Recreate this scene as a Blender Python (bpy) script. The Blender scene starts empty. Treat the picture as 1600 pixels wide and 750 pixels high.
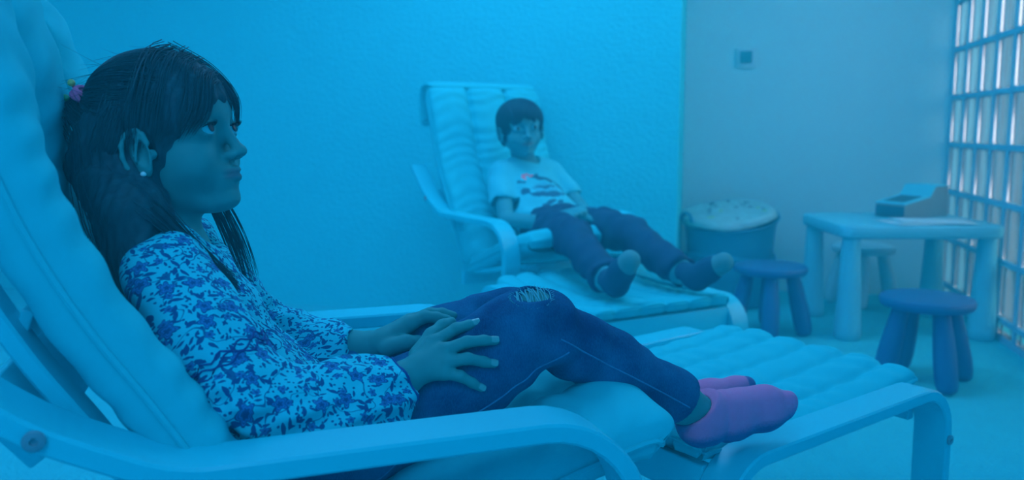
import bpy, bmesh, math, random
import numpy as np
from mathutils import Vector, Matrix

random.seed(7)
rng = np.random.default_rng(7)
SC = bpy.context.scene
COL = SC.collection
PI = math.pi
R = math.radians

# ------------------------------------------------------------------ camera, world, lights, exposure
cd = bpy.data.cameras.new('camera')
cam = bpy.data.objects.new('camera', cd)
COL.objects.link(cam)
cam.location = (0, 0, 0.86)
cam.rotation_euler = (R(90 - 6.5), 0, 0)
cd.sensor_width = 36
cd.lens = 36 * 1250 / 1600
cd.shift_y = -27.6 / 1600
cd.clip_start = 0.02
cd.dof.use_dof = True
cd.dof.focus_distance = 1.08
cd.dof.aperture_fstop = 4.0
SC.camera = cam

SC.view_settings.view_transform = 'Standard'
SC.view_settings.look = 'None'
SC.view_settings.gamma = 1
SC.view_settings.use_curve_mapping = False
SC.view_settings.exposure = 0.0
SC.cycles.use_denoising = True
SC.cycles.max_bounces = 8
SC.cycles.diffuse_bounces = 4
SC.cycles.transmission_bounces = 6
SC.cycles.volume_bounces = 1
SC.cycles.sample_clamp_indirect = 4.0

w = bpy.data.worlds.new('world')
SC.world = w
w.use_nodes = True
w.node_tree.nodes['Background'].inputs[0].default_value = (0.32, 0.62, 0.76, 1)
w.node_tree.nodes['Background'].inputs[1].default_value = 0.55

# the room lies turned a little against the camera: a runs right, b runs away
UY = R(-13.4)
U = Vector((math.cos(UY), math.sin(UY), 0))
V = Vector((-math.sin(UY), math.cos(UY), 0))
def room(a, b, z=0.0):
    return U * a + V * b + Vector((0, 0, z))
CEIL = 2.45

def area(name, loc, size, power, color, rot=(0, 0, 0), spread=180, size_y=None):
    l = bpy.data.lights.new(name, 'AREA')
    l.energy = power
    l.color = color
    l.shape = 'RECTANGLE'
    l.size = size
    l.size_y = size_y or size
    l.spread = R(spread)
    o = bpy.data.objects.new(name, l)
    COL.objects.link(o)
    o.location = loc
    o.rotation_euler = rot
    return o
BLUE = (0.18, 0.53, 1.0)
area('ceiling_and_fill_light', room(-0.75, 2.45, CEIL - 0.06), 1.3, 24.5, BLUE, (0, 0, UY), size_y=1.0)
area('ceiling_and_fill_light', room(-2.6, 1.3, CEIL - 0.06), 0.8, 19, BLUE, (0, 0, UY))  # unseen fill lamp, added to lift the left wall and cushion
area('ceiling_and_fill_light', room(-0.3, -0.7, CEIL - 0.06), 0.9, 22, BLUE, (0, 0, UY))  # unseen fill lamp, added behind the camera to brighten the near sides
area('ceiling_and_fill_light', room(0.45, 3.0, CEIL - 0.06), 0.5, 5, BLUE, (0, 0, UY))  # unseen lamp, added to brighten the niche wall and play table
area('daylight', room(2.1, 2.9, 1.9), 1.6, 44, (0.75, 0.92, 1.0), (R(72), 0, UY + R(90)), size_y=2.2)

# ------------------------------------------------------------------ helpers
def tag(o, label=None, cat=None, group=None, kind=None):
    if label: o['label'] = label
    if cat: o['category'] = cat
    if group: o['group'] = group
    if kind: o['kind'] = kind
    return o
def empty(name, loc=(0, 0, 0), rz=0.0, **k):
    o = bpy.data.objects.new(name, None)
    COL.objects.link(o)
    o.location = loc
    o.rotation_euler = (0, 0, rz)
    return tag(o, **k)
def link(name, me, m=None, parent=None, smooth=True):
    o = bpy.data.objects.new(name, me)
    COL.objects.link(o)
    if m: me.materials.append(m)
    if parent: o.parent = parent
    if smooth and len(me.polygons):
        me.polygons.foreach_set('use_smooth', [True] * len(me.polygons))
    return o
def pydata(name, vs, fs, m=None, parent=None, smooth=True):
    me = bpy.data.meshes.new(name)
    me.from_pydata([tuple(v) for v in vs], [], [tuple(f) for f in fs])
    me.update()
    return link(name, me, m, parent, smooth)
def copy_tree(o, parent=None):
    c = o.copy()
    COL.objects.link(c)
    c.parent = parent
    for ch in list(o.children): copy_tree(ch, c)
    return c
class MB:
    """collects simple solids into one mesh"""
    def __init__(s): s.v = []; s.f = []
    def add(s, vs, fs):
        n = len(s.v)
        s.v += [tuple(v) for v in vs]
        s.f += [tuple(i + n for i in f) for f in fs]
        return s
    def box(s, c, h, rot=None, bev=0.0):
        bm = bmesh.new()
        bmesh.ops.create_cube(bm, size=1)
        for v in bm.verts: v.co = Vector((v.co.x * 2 * h[0], v.co.y * 2 * h[1], v.co.z * 2 * h[2]))
        if bev > 0: bmesh.ops.bevel(bm, geom=bm.edges[:], offset=bev, segments=3, affect='EDGES', profile=0.5)
        M = Matrix.Translation(c) @ (rot.to_4x4() if rot else Matrix.Identity(4))
        bm.verts.index_update()
        s.add([M @ v.co for v in bm.verts], [[v.index for v in f.verts] for f in bm.faces])
        bm.free()
        return s
    def lathe(s, prof, c=(0, 0, 0), n=32, rot=None):
        vs = []; fs = []
        M = rot.to_3x3() if rot else Matrix.Identity(3)
        for r_, z in prof:
            for k in range(n):
                t = 2 * PI * k / n
                vs.append(M @ Vector((r_ * math.cos(t), r_ * math.sin(t), z)) + Vector(c))
        for i in range(len(prof) - 1):
            for k in range(n):
                a = i * n + k; b = i * n + (k + 1) % n
                fs.append((a, b, b + n, a + n))
        fs.append(tuple(range(n))[::-1])
        fs.append(tuple((len(prof) - 1) * n + k for k in range(n)))
        return s.add(vs, fs)
    def tube(s, pts, rad, n=6, closed=False):
        pts = [Vector(p) for p in pts]
        m = len(pts)
        rads = rad if hasattr(rad, '__len__') else [rad] * m
        vs = []; fs = []
        for i, p in enumerate(pts):
            if closed: t = pts[(i + 1) % m] - pts[i - 1]
            else: t = pts[min(i + 1, m - 1)] - pts[max(i - 1, 0)]
            t.normalize()
            up = Vector((0, 0, 1)) if abs(t.z) < .9 else Vector((1, 0, 0))
            a = t.cross(up).normalized(); b = t.cross(a)
            for k in range(n):
                q = 2 * PI * k / n
                vs.append(p + (a * math.cos(q) + b * math.sin(q)) * rads[i])
        for i in range(m if closed else m - 1):
            for k in range(n):
                a = i * n + k; b = i * n + (k + 1) % n
                j = ((i + 1) % m) * n
                fs.append((a, b, j + (k + 1) % n, j + k))
        if not closed:
            fs.append(tuple(range(n))[::-1]); fs.append(tuple((m - 1) * n + k for k in range(n)))
        return s.add(vs, fs)
    def build(s, name, m=None, parent=None, smooth=True):
        o = pydata(name, s.v, s.f, m, parent, smooth)
        if smooth and hasattr(o.data, 'set_sharp_from_angle'): o.data.set_sharp_from_angle(angle=R(40))
        return o
def catmull(P, n):
    P = np.array(P, float)
    Q = np.vstack([2 * P[0] - P[1], P, 2 * P[-1] - P[-2]])
    out = []
    segs = len(P) - 1
    for t in np.linspace(0, segs, n):
        i = min(int(t), segs - 1); u = t - i
        p0, p1, p2, p3 = Q[i], Q[i + 1], Q[i + 2], Q[i + 3]
        out.append(0.5 * (2 * p1 + (p2 - p0) * u + (2 * p0 - 5 * p1 + 4 * p2 - p3) * u * u + (3 * p1 - p0 - 3 * p2 + p3) * u ** 3))
    return np.array(out)
def fillet(P, rads, n=7):
    """polyline with round corners in a plane"""
    out = [np.array(P[0], float)]
    for i in range(1, len(P) - 1):
        p = np.array(P[i], float); a = np.array(P[i - 1], float) - p; b = np.array(P[i + 1], float) - p
        la, lb = np.linalg.norm(a), np.linalg.norm(b); a /= la; b /= lb
        r_ = rads[i - 1]
        if r_ <= 0: out.append(p); continue
        ang = math.acos(max(-1, min(1, float(a @ b))))
        d = min(r_ / math.tan(ang / 2), la * .49, lb * .49); r_ = d * math.tan(ang / 2)
        bis = (a + b) / np.linalg.norm(a + b); c = p + bis * (r_ / math.sin(ang / 2))
        s0 = p + a * d - c; s1 = p + b * d - c
        tot = math.acos(max(-1, min(1, float(s0 @ s1) / (r_ * r_))))
        for k in range(n + 1):
            t = k / n
            out.append(c + (math.sin((1 - t) * tot) * s0 + math.sin(t * tot) * s1) / math.sin(tot))
    out.append(np.array(P[-1], float))
    return np.array(out)
def band(path, y0, y1, th, bev=0.003):
    """bent laminated wood: path in the x-z plane is its centre line, y0..y1 its width"""
    path = np.array(path, float)
    n = len(path)
    T = np.zeros_like(path)
    T[1:-1] = path[2:] - path[:-2]; T[0] = path[1] - path[0]; T[-1] = path[-1] - path[-2]
    T /= np.linalg.norm(T, axis=1)[:, None]
    N = np.stack([-T[:, 1], T[:, 0]], 1)
    h = th / 2
    sec = [(y0 + bev, -h), (y1 - bev, -h), (y1, -h + bev), (y1, h - bev), (y1 - bev, h), (y0 + bev, h), (y0, h - bev), (y0, -h + bev)]
    vs = []
    for i in range(n):
        for (y, q) in sec: vs.append((path[i, 0] + N[i, 0] * q, y, path[i, 1] + N[i, 1] * q))
    m = len(sec); fs = []
    for i in range(n - 1):
        for k in range(m):
            a = i * m + k; b = i * m + (k + 1) % m
            fs.append((a, b, b + m, a + m))
    fs.append(tuple(range(m))[::-1]); fs.append(tuple((n - 1) * m + k for k in range(m)))
    return vs, fs

# ------------------------------------------------------------------ materials
def mat(name, col, rough=.6, noise=None, bump=None, spec=.3, sheen=0, var=None):
    """noise=(scale, amount) colour variation; bump=(scale, strength, distance)"""
    m = bpy.data.materials.new(name); m.use_nodes = True
    nt = m.node_tree; b = nt.nodes['Principled BSDF']
    b.inputs['Base Color'].default_value = (*col, 1)
    b.inputs['Roughness'].default_value = rough
    b.inputs['Specular IOR Level'].default_value = spec
    if sheen: b.inputs['Sheen Weight'].default_value = sheen
    tc = nt.nodes.new('ShaderNodeTexCoord')
    if noise:
        n = nt.nodes.new('ShaderNodeTexNoise'); n.inputs['Scale'].default_value = noise[0]; n.inputs['Detail'].default_value = 5
        nt.links.new(tc.outputs['Object'], n.inputs['Vector'])
        mx = nt.nodes.new('ShaderNodeMix'); mx.data_type = 'RGBA'
        mx.inputs[6].default_value = (*[c * (1 - noise[1]) for c in col], 1)
        mx.inputs[7].default_value = (*[min(1, c * (1 + noise[1])) for c in col], 1)
        nt.links.new(n.outputs['Fac'], mx.inputs[0]); nt.links.new(mx.outputs[2], b.inputs['Base Color'])
    if bump:
        n2 = nt.nodes.new('ShaderNodeTexNoise'); n2.inputs['Scale'].default_value = bump[0]; n2.inputs['Detail'].default_value = 6
        nt.links.new(tc.outputs['Object'], n2.inputs['Vector'])
        bp = nt.nodes.new('ShaderNodeBump'); bp.inputs['Strength'].default_value = bump[1]; bp.inputs['Distance'].default_value = bump[2]
        nt.links.new(n2.outputs['Fac'], bp.inputs['Height']); nt.links.new(bp.outputs['Normal'], b.inputs['Normal'])
    return m
WHITE = (0.03, 0.80, 0.88)  # red cut from whites, skin and haze: the lamp's blue cast is painted in
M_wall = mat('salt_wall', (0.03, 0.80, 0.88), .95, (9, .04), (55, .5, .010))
M_wall2 = mat('salt_wall_daylit', (0.42, 0.90, 1.0), .95, (9, .04), (70, .35, .006))  # lighter, redder copy of the salt wall with daylight painted into its colour
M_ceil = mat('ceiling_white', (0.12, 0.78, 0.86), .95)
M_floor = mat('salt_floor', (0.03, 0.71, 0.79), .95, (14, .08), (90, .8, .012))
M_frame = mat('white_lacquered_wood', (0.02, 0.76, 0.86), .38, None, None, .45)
M_canvas = mat('white_canvas', (0.02, 0.69, 0.76), .85, (30, .03), (420, .25, .0012), .15)
M_piping = mat('canvas_piping', (0.02, 0.69, 0.76), .8, None, None, .2)
M_bolt = mat('steel_bolt', (0.15, 0.35, 0.42), .35, None, None, .8)
M_table = mat('light_plastic', (0.12, 0.70, 0.82), .45, None, (200, .1, .001), .4)
M_stool = mat('dark_blue_plastic', (0.01, 0.17, 0.36), .5, None, (220, .1, .001), .4)
M_stool2 = mat('white_plastic', (0.35, 0.80, 0.88), .5, None, (220, .1, .001), .4)
M_skin = None
M_dark = mat('dark_fabric', (0.02, 0.09, 0.17), .9, (40, .15), (300, .3, .001), .1)
M_tee = mat('white_cotton', (0.04, 0.82, 0.90), .9, None, (300, .2, .001), .1)
M_print = mat('dark_print', (0.01, 0.22, 0.36), .8)
M_redprint = mat('red_print', (0.95, 0.20, 0.30), .8)
M_sock = mat('pink_knit', (1.0, 0.26, 0.50), .95, (60, .06), (380, .5, .0015), .1)
M_sockdark = mat('purple_knit', (0.40, 0.12, 0.40), .95, None, (380, .5, .0015), .1)
M_greysock = mat('grey_knit', (0.10, 0.38, 0.40), .95, None, (300, .4, .001), .1)
M_blacksock = mat('dark_knit', (0.02, 0.12, 0.20), .95, None, (300, .4, .001), .1)
M_pink = mat('pink_elastic', (1.0, 0.22, 0.50), .8)
M_yellow = mat('yellow_bead', (0.85, 0.80, 0.25), .3)
M_green = mat('green_bead', (0.08, 0.50, 0.20), .3)
M_pearl = mat('pearl', (0.7, 1.0, 1.0), .12, None, None, 1.0)
M_eye = mat('eye_white', (0.15, 0.75, 0.82), .2, None, None, .4)
M_iris = mat('iris_dark', (0.01, 0.04, 0.06), .25, None, None, .3)
M_lash = mat('lash_dark', (0.01, 0.02, 0.03), .6)
M_tub = mat('blue_tub_plastic', (0.02, 0.36, 0.52), .5, None, (60, .1, .004), .3)
M_mat = mat('light_playmat', (0.30, 0.72, 0.74), .9, (25, .25), (60, .5, .01))
M_box = mat('light_card', (0.12, 0.80, 0.92), .6)
M_boxside = mat('grey_card', (0.22, 0.36, 0.38), .7, None, (80, .1, .001))
M_boxdark = mat('dark_card', (0.03, 0.20, 0.26), .6, (160, .5))
M_paper = mat('paper_sheet', (0.60, 0.92, 1.0), .8, (50, .04))
M_mortar = mat('blue_mortar', (0.20, 0.62, 0.78), .8, (30, .06), (90, .2, .003))
M_switch = mat('white_plate', (0.40, 0.82, 0.90), .5)
M_switchdark = mat('dark_display', (0.02, 0.35, 0.45), .3)
M_block = mat('toy_plastic_green', (0.25, 0.65, 0.25), .4)
M_block2 = mat('toy_plastic_dark', (0.05, 0.22, 0.32), .4)
M_thread = mat('denim_thread', (0.10, 0.55, 0.62), .9)

def mat_hair(name, c0, c1):
    m = bpy.data.materials.new(name); m.use_nodes = True
    nt = m.node_tree; b = nt.nodes['Principled BSDF']
    tc = nt.nodes.new('ShaderNodeTexCoord'); mp = nt.nodes.new('ShaderNodeMapping'); n = nt.nodes.new('ShaderNodeTexNoise')
    mp.inputs['Scale'].default_value = (60, 200, 22)
    n.inputs['Scale'].default_value = 1.6; n.inputs['Detail'].default_value = 5
    cr = nt.nodes.new('ShaderNodeMix'); cr.data_type = 'RGBA'
    cr.inputs[6].default_value = (*c0, 1); cr.inputs[7].default_value = (*c1, 1)
    nt.links.new(tc.outputs['Object'], mp.inputs['Vector']); nt.links.new(mp.outputs[0], n.inputs['Vector'])
    nt.links.new(n.outputs['Fac'], cr.inputs[0]); nt.links.new(cr.outputs[2], b.inputs['Base Color'])
    b.inputs['Roughness'].default_value = .6; b.inputs['Specular IOR Level'].default_value = .15
    return m
M_hair = mat_hair('brown_hair', (0.004, 0.028, 0.042), (0.03, 0.15, 0.18))
M_hair2 = mat_hair('dark_hair', (0.01, 0.06, 0.10), (0.02, 0.11, 0.15))

class NT:
    def __init__(s, m): s.t = m.node_tree
    def n(s, ty, **k):
        x = s.t.nodes.new(ty)
        for a, v in k.items(): setattr(x, a, v)
        return x
    def put(s, x, i, v):
        if isinstance(v, (int, float)): x.inputs[i].default_value = v
        elif isinstance(v, tuple): x.inputs[i].default_value = v
        else: s.t.links.new(v, x.inputs[i])
    def math(s, op, *a):
        x = s.n('ShaderNodeMath', operation=op)
        for i, v in enumerate(a): s.put(x, i, v)
        return x.outputs[0]
    def vec(s, op, *a):
        x = s.n('ShaderNodeVectorMath', operation=op)
        for i, v in enumerate(a): s.put(x, i, v)
        return x.outputs[0]
    def mix(s, f, a, b):
        x = s.n('ShaderNodeMix', data_type='RGBA')
        s.put(x, 0, f); s.put(x, 6, a); s.put(x, 7, b)
        return x.outputs[2]
def mat_floral():
    m = bpy.data.materials.new('floral_print_cotton'); m.use_nodes = True
    k = NT(m); b = m.node_tree.nodes['Principled BSDF']
    tc = k.n('ShaderNodeTexCoord')
    sp = k.n('ShaderNodeSeparateXYZ'); k.put(sp, 0, tc.outputs['Object'])
    x, y, z = sp.outputs
    cx = k.math('ADD', x, k.math('MULTIPLY', y, .25)); cz = k.math('ADD', z, k.math('MULTIPLY', y, .8))
    cb = k.n('ShaderNodeCombineXYZ'); k.put(cb, 0, cx); k.put(cb, 1, cz)
    nz = k.n('ShaderNodeTexNoise'); k.put(nz, 'Vector', cb.outputs[0]); nz.inputs['Scale'].default_value = 60
    off = k.vec('SCALE', k.vec('SUBTRACT', nz.outputs['Color'], (.5, .5, .5))); off.node.inputs['Scale'].default_value = .006
    P = k.vec('ADD', cb.outputs[0], off)
    def vor(scale, shift):
        v = k.n('ShaderNodeTexVoronoi', voronoi_dimensions='2D', feature='F1')
        q = k.vec('ADD', P, (shift, shift * 1.7, 0))
        k.put(v, 'Vector', q); v.inputs['Scale'].default_value = scale
        loc = k.vec('SUBTRACT', q, v.outputs['Position'])
        s2 = k.n('ShaderNodeSeparateXYZ'); k.put(s2, 0, loc)
        sc = k.n('ShaderNodeSeparateColor'); k.put(sc, 0, v.outputs['Color'])
        return s2.outputs[0], s2.outputs[1], sc.outputs
    def flower(scale, shift, r0, pet, thr):
        lx, ly, rc = vor(scale, shift)
        r_ = k.math('SQRT', k.math('ADD', k.math('MULTIPLY', lx, lx), k.math('MULTIPLY', ly, ly)))
        a = k.math('ADD', k.math('ARCTAN2', ly, lx), k.math('MULTIPLY', rc[0], 6.28))
        rad = k.math('MULTIPLY', k.math('ADD', .78, k.math('MULTIPLY', .22, k.math('COSINE', k.math('MULTIPLY', a, pet)))), r0)
        keep = k.math('LESS_THAN', rc[1], thr)
        full = k.math('MULTIPLY', k.math('LESS_THAN', r_, rad), keep)
        ratio = k.math('DIVIDE', r_, rad)
        rim = k.math('MULTIPLY', full, k.math('MAXIMUM', k.math('GREATER_THAN', ratio, .82), k.math('LESS_THAN', ratio, .30)))
        wave = k.math('GREATER_THAN', k.math('SINE', k.math('MULTIPLY', ratio, 22.0)), .55)
        rim = k.math('MAXIMUM', rim, k.math('MULTIPLY', full, wave))
        return full, rim
    def leaf(scale, shift, a_, b_, thr):
        lx, ly, rc = vor(scale, shift)
        t = k.math('MULTIPLY', rc[0], 6.28); c = k.math('COSINE', t); s_ = k.math('SINE', t)
        X = k.math('ADD', k.math('MULTIPLY', lx, c), k.math('MULTIPLY', ly, s_))
        Y = k.math('SUBTRACT', k.math('MULTIPLY', ly, c), k.math('MULTIPLY', lx, s_))
        e = k.math('ADD', k.math('POWER', k.math('ABSOLUTE', k.math('DIVIDE', X, a_)), 1.4), k.math('POWER', k.math('ABSOLUTE', k.math('DIVIDE', Y, b_)), 1.4))
        return k.math('MULTIPLY', k.math('LESS_THAN', e, 1.0), k.math('LESS_THAN', rc[1], thr))
    def vine(scale, shift, wd):
        n = k.n('ShaderNodeTexNoise', noise_dimensions='2D'); k.put(n, 'Vector', k.vec('ADD', P, (shift, shift, 0)))
        n.inputs['Scale'].default_value = scale; n.inputs['Detail'].default_value = 1.0
        return k.math('LESS_THAN', k.math('ABSOLUTE', k.math('SUBTRACT', n.outputs['Fac'], .5)), wd)
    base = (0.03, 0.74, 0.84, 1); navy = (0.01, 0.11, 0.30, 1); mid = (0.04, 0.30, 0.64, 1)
    F1, R1 = flower(29, 0.0, .0108, 5, .50); F2, R2 = flower(52, 3.1, .0055, 5, .45)
    L1 = leaf(70, 1.3, .0072, .0025, .55); L2 = leaf(105, 5.2, .0045, .0015, .60); L3 = leaf(150, 7.7, .0016, .0016, .45)
    V1 = k.math('MULTIPLY', vine(21, 2.0, .0075), .9); 
    c = k.mix(k.math('MAXIMUM', k.math('MAXIMUM', L2, V1), L3), base, navy)
    c = k.mix(L1, c, navy)
    c = k.mix(F2, c, mid); c = k.mix(R2, c, navy)
    c = k.mix(F1, c, mid); c = k.mix(R1, c, navy)
    k.put(b, 'Base Color', c); b.inputs['Roughness'].default_value = .85; b.inputs['Specular IOR Level'].default_value = .15
    return m
M_floral = mat_floral()
def mat_denim():
    m = bpy.data.materials.new('blue_denim'); m.use_nodes = True
    k = NT(m); b = m.node_tree.nodes['Principled BSDF']
    tc = k.n('ShaderNodeTexCoord')
    n1 = k.n('ShaderNodeTexNoise'); k.put(n1, 'Vector', tc.outputs['Object']); n1.inputs['Scale'].default_value = 16; n1.inputs['Detail'].default_value = 4
    mp = k.n('ShaderNodeMapping'); mp.inputs['Scale'].default_value = (900, 250, 250); k.put(mp, 0, tc.outputs['Object'])
    n2 = k.n('ShaderNodeTexNoise'); k.put(n2, 'Vector', mp.outputs[0]); n2.inputs['Scale'].default_value = 1.0
    f = k.math('ADD', k.math('MULTIPLY', n1.outputs['Fac'], .75), k.math('MULTIPLY', n2.outputs['Fac'], .35))
    rp = k.n('ShaderNodeValToRGB'); k.put(rp, 0, f)
    rp.color_ramp.elements[0].position = .40; rp.color_ramp.elements[0].color = (0.008, 0.050, 0.16, 1)
    rp.color_ramp.elements[1].position = .80; rp.color_ramp.elements[1].color = (0.02, 0.21, 0.40, 1)
    k.put(b, 'Base Color', rp.outputs[0]); b.inputs['Roughness'].default_value = .9; b.inputs['Specular IOR Level'].default_value = .1
    bp = k.n('ShaderNodeBump'); k.put(bp, 'Height', n2.outputs['Fac']); bp.inputs['Strength'].default_value = .25; bp.inputs['Distance'].default_value = .001
    k.put(b, 'Normal', bp.outputs[0])
    return m
M_denim = mat_denim()
def mat_skin(name, col, lip, mole):
    m = bpy.data.materials.new(name); m.use_nodes = True
    k = NT(m); b = m.node_tree.nodes['Principled BSDF']
    at = k.n('ShaderNodeAttribute', attribute_name='tint')
    sc = k.n('ShaderNodeSeparateColor'); k.put(sc, 0, at.outputs['Color'])
    n = k.n('ShaderNodeTexNoise'); tc = k.n('ShaderNodeTexCoord'); k.put(n, 'Vector', tc.outputs['Object']); n.inputs['Scale'].default_value = 45; n.inputs['Detail'].default_value = 4
    c0 = k.mix(n.outputs['Fac'], (*[q * .92 for q in col], 1), (*[q * 1.08 for q in col], 1))
    c = k.mix(sc.outputs[0], c0, (*lip, 1)); c = k.mix(sc.outputs[1], c, (*mole, 1))
    k.put(b, 'Base Color', c); b.inputs['Roughness'].default_value = .6; b.inputs['Specular IOR Level'].default_value = .2
    b.inputs['Subsurface Weight'].default_value = .0
    return m
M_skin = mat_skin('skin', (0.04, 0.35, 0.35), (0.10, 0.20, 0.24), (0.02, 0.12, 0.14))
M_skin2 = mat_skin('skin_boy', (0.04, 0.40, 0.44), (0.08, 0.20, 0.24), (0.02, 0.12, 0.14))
def mat_glass():
    m = bpy.data.materials.new('pressed_glass_block'); m.use_nodes = True
    b = m.node_tree.nodes['Principled BSDF']
    b.inputs['Base Color'].default_value = (0.88, 0.93, 0.95, 1)
    b.inputs['Transmission Weight'].default_value = 1.0
    b.inputs['Roughness'].default_value = .22
    b.inputs['IOR'].default_value = 1.46
    return m
M_glass = mat_glass()

# ------------------------------------------------------------------ room
def room_box(name, a0, a1, b0, b1, z0, z1, m, kind='structure'):
    mb = MB()
    c = room((a0 + a1) / 2, (b0 + b1) / 2, (z0 + z1) / 2)
    mb.box(c, ((a1 - a0) / 2, (b1 - b0) / 2, (z1 - z0) / 2), Matrix.Rotation(UY, 3, 'Z'))
    o = mb.build(name, m, None, False)
    if kind: o['kind'] = kind
    return o
AL, AR, BR_, BP, BB, AE = -4.0, 1.207, -1.5, 3.57, 4.494, -0.106
room_box('floor', AL - .2, AR + .3, BR_ - .2, BB + .2, -.12, 0, M_floor)
room_box('ceiling', AL - .2, AR + .3, BR_ - .2, BB + .2, CEIL, CEIL + .1, M_ceil)
room_box('wall_partition', AL - .1, AE, BP, BB + .1, 0, CEIL, M_wall)
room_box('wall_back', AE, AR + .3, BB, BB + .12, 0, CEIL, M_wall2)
room_box('wall_left', AL - .12, AL, BR_, BP, 0, CEIL, M_wall)
room_box('wall_rear', AL - .12, AR + .12, BR_ - .12, BR_, 0, CEIL, M_wall)
# glass block window in the right wall
BWid, BHei, COLS, ROWS = .205, .235, 11, 10
gz0 = 0.087 - .235 + .0      # lowest visible joint sits at .087
gb1 = BB - .012; gb0 = gb1 - COLS * BWid
room_box('wall_right', AR, AR + .12, BR_, gb0, 0, CEIL, M_wall)
wroot = empty('window_1', room(AR, (gb0 + gb1) / 2, 0), UY, kind='structure')
jt = .022
mor = MB()
for i in range(COLS + 1):
    b_ = gb1 - i * BWid - (gb0 + gb1) / 2
    mor.box((.045, b_, CEIL / 2), (.045, jt / 2, CEIL / 2))
for j in range(ROWS + 2):
    z = .087 + (j) * BHei
    if z < CEIL - .02: mor.box((.045, 0, z), (.0445, COLS * BWid / 2, jt / 2))
mor.box((.045, 0, .012), (.0446, COLS * BWid / 2, .012))
o = mor.build('mortar_grid', M_mortar, wroot, False)
gl = MB()
for i in range(COLS):
    for j in range(-1, ROWS + 1):
        z0 = max(.024, .087 + j * BHei + jt / 2 + .001); z1 = min(CEIL, .087 + (j + 1) * BHei - jt / 2 - .001)
        if z1 - z0 < .03: continue
        yc = gb1 - (i + .5) * BWid - (gb0 + gb1) / 2
        gl.box((.046, yc, (z0 + z1) / 2), (.040, BWid / 2 - jt / 2 - .001, (z1 - z0) / 2), None, .010)
gl.build('glass_pane', M_glass, wroot)

# thermostat plate on the back wall
def ray_aim(a, z): return room(a, BB, z)
sw = empty('wall_thermostat', room(0.208, BB, 1.245), UY, label='small white square thermostat plate with dark display on the back wall', cat='thermostat')
mb = MB(); mb.box((0, -.008, 0), (.050, .008, .052), None, .004); mb.build('wall_plate', M_switch, sw)
mb = MB(); mb.box((0, -.018, .004), (.031, .004, .032), None, .002); mb.build('display', M_switchdark, sw)

# ------------------------------------------------------------------ cushions
def smooth_noise(p, f, seed=0):
    s = seed * 1.37
    return (np.sin(p[..., 0] * f + s + 1.3 * np.sin(p[..., 1] * f * .7 + s)) * np.cos(p[..., 1] * f * 1.1 + 2 * s + np.sin(p[..., 0] * f * .5)))
def cushion(prof, width, th, seams=(), axis='len', cross=(), nS=150, nT=72, seed=1, wr=.0022, sag=None, off=0.0, wfreq=1.0, puff=1.0):
    """prof: points (x,z) of the face line; the body lies below/behind it. Returns verts, faces, piping loops"""
    C = catmull([(p[0], 0, p[1]) for p in prof], nS)[:, [0, 2]]
    L = np.concatenate([[0], np.cumsum(np.linalg.norm(np.diff(C, axis=0), axis=1))]); tot = L[-1]
    # resample evenly
    s = np.linspace(0, tot, nS)
    C = np.stack([np.interp(s, L, C[:, 0]), np.interp(s, L, C[:, 1])], 1)
    T = np.gradient(C, axis=0); T /= np.linalg.norm(T, axis=1)[:, None]
    N = np.stack([-T[:, 1], T[:, 0]], 1)
    a = width / 2; b = th / 2
    nt, nb_ = 96, 30
    tt = np.linspace(1, -1, nt); yt = a * (.6 * tt + .4 * np.sin(tt * PI / 2))
    tb = np.linspace(-1, 1, nb_ + 2)[1:-1]; yb = a * np.sin(tb * PI / 2)
    Y = np.concatenate([yt, yb]); nT = len(Y)
    prof_h = (np.clip(1 - np.abs(Y / a) ** 5.26, 0, 1)) ** .31
    st = np.concatenate([np.ones(nt), -np.ones(nb_)]) * prof_h
    Hh = b * st
    end = np.minimum(s, tot - s)
    e = np.clip(end / .038, 0, 1); rnd = np.sqrt(np.clip(1 - (1 - e) ** 2, 0.03, 1))
    vs = np.zeros((nS, nT, 3))
    for i in range(nS):
        h = Hh * rnd[i]
        y = Y * (1 - .05 * (1 - rnd[i]))
        q = np.stack([np.full(nT, s[i]), y], -1)
        top = st > 0.02
        dent = np.zeros(nT)
        for ys in seams: dent += puff * (.34 * np.exp(-((y - ys) / .0085) ** 2) + .26 * np.exp(-((y - ys) / .03) ** 2))
        for xs in cross: dent += .42 * math.exp(-((s[i] - xs) / .007) ** 2) + .22 * math.exp(-((s[i] - xs) / .026) ** 2)
        near = 0.35 + 0.65 * sum(np.exp(-((y - ys) / .05) ** 2) for ys in list(seams) + [-a, a])
        wv = wr * near * (np.sin(s[i] * 95 * wfreq + 2.2 * np.sin(y * 26 + seed) + 1.7 * np.sin(s[i] * 23 + seed)) + .7 * smooth_noise(q * 1.0, 38, seed))
        d = np.where(top, -dent * b * 1.1 + wv, wv * .6)
        if sag is not None: d = d + sag(s[i], y) * np.where(top, 1, 0)
        hh = h - b + d * np.abs(st) ** .5 + off
        vs[i, :, 0] = C[i, 0] + N[i, 0] * hh
        vs[i, :, 1] = y
        vs[i, :, 2] = C[i, 1] + N[i, 1] * hh
    V_ = vs.reshape(-1, 3).tolist(); F_ = []
    for i in range(nS - 1):
        for k in range(nT):
            p = i * nT + k; q = i * nT + (k + 1) % nT
            F_.append((p, q, q + nT, p + nT))
    F_.append(tuple(range(nT))[::-1]); F_.append(tuple((nS - 1) * nT + k for k in range(nT)))
    def loop(kk, push=.0015):
        k0, k1 = kk
        A = [vs[i, k0] + np.array([0, push, 0]) for i in range(2, nS - 2, 2)]
        B = [vs[i, k1] + np.array([0, -push, 0]) for i in range(2, nS - 2, 2)]
        E = [vs[nS - 3, k] for k in range(k0, k1 + 1, 2)]
        S = [vs[2, k] for k in range(k0, k1 + 1, 2)]
        return A + E + B[::-1] + S[::-1]
    top = (0, nt - 1)
    return V_, F_, [loop(top)], vs

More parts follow.
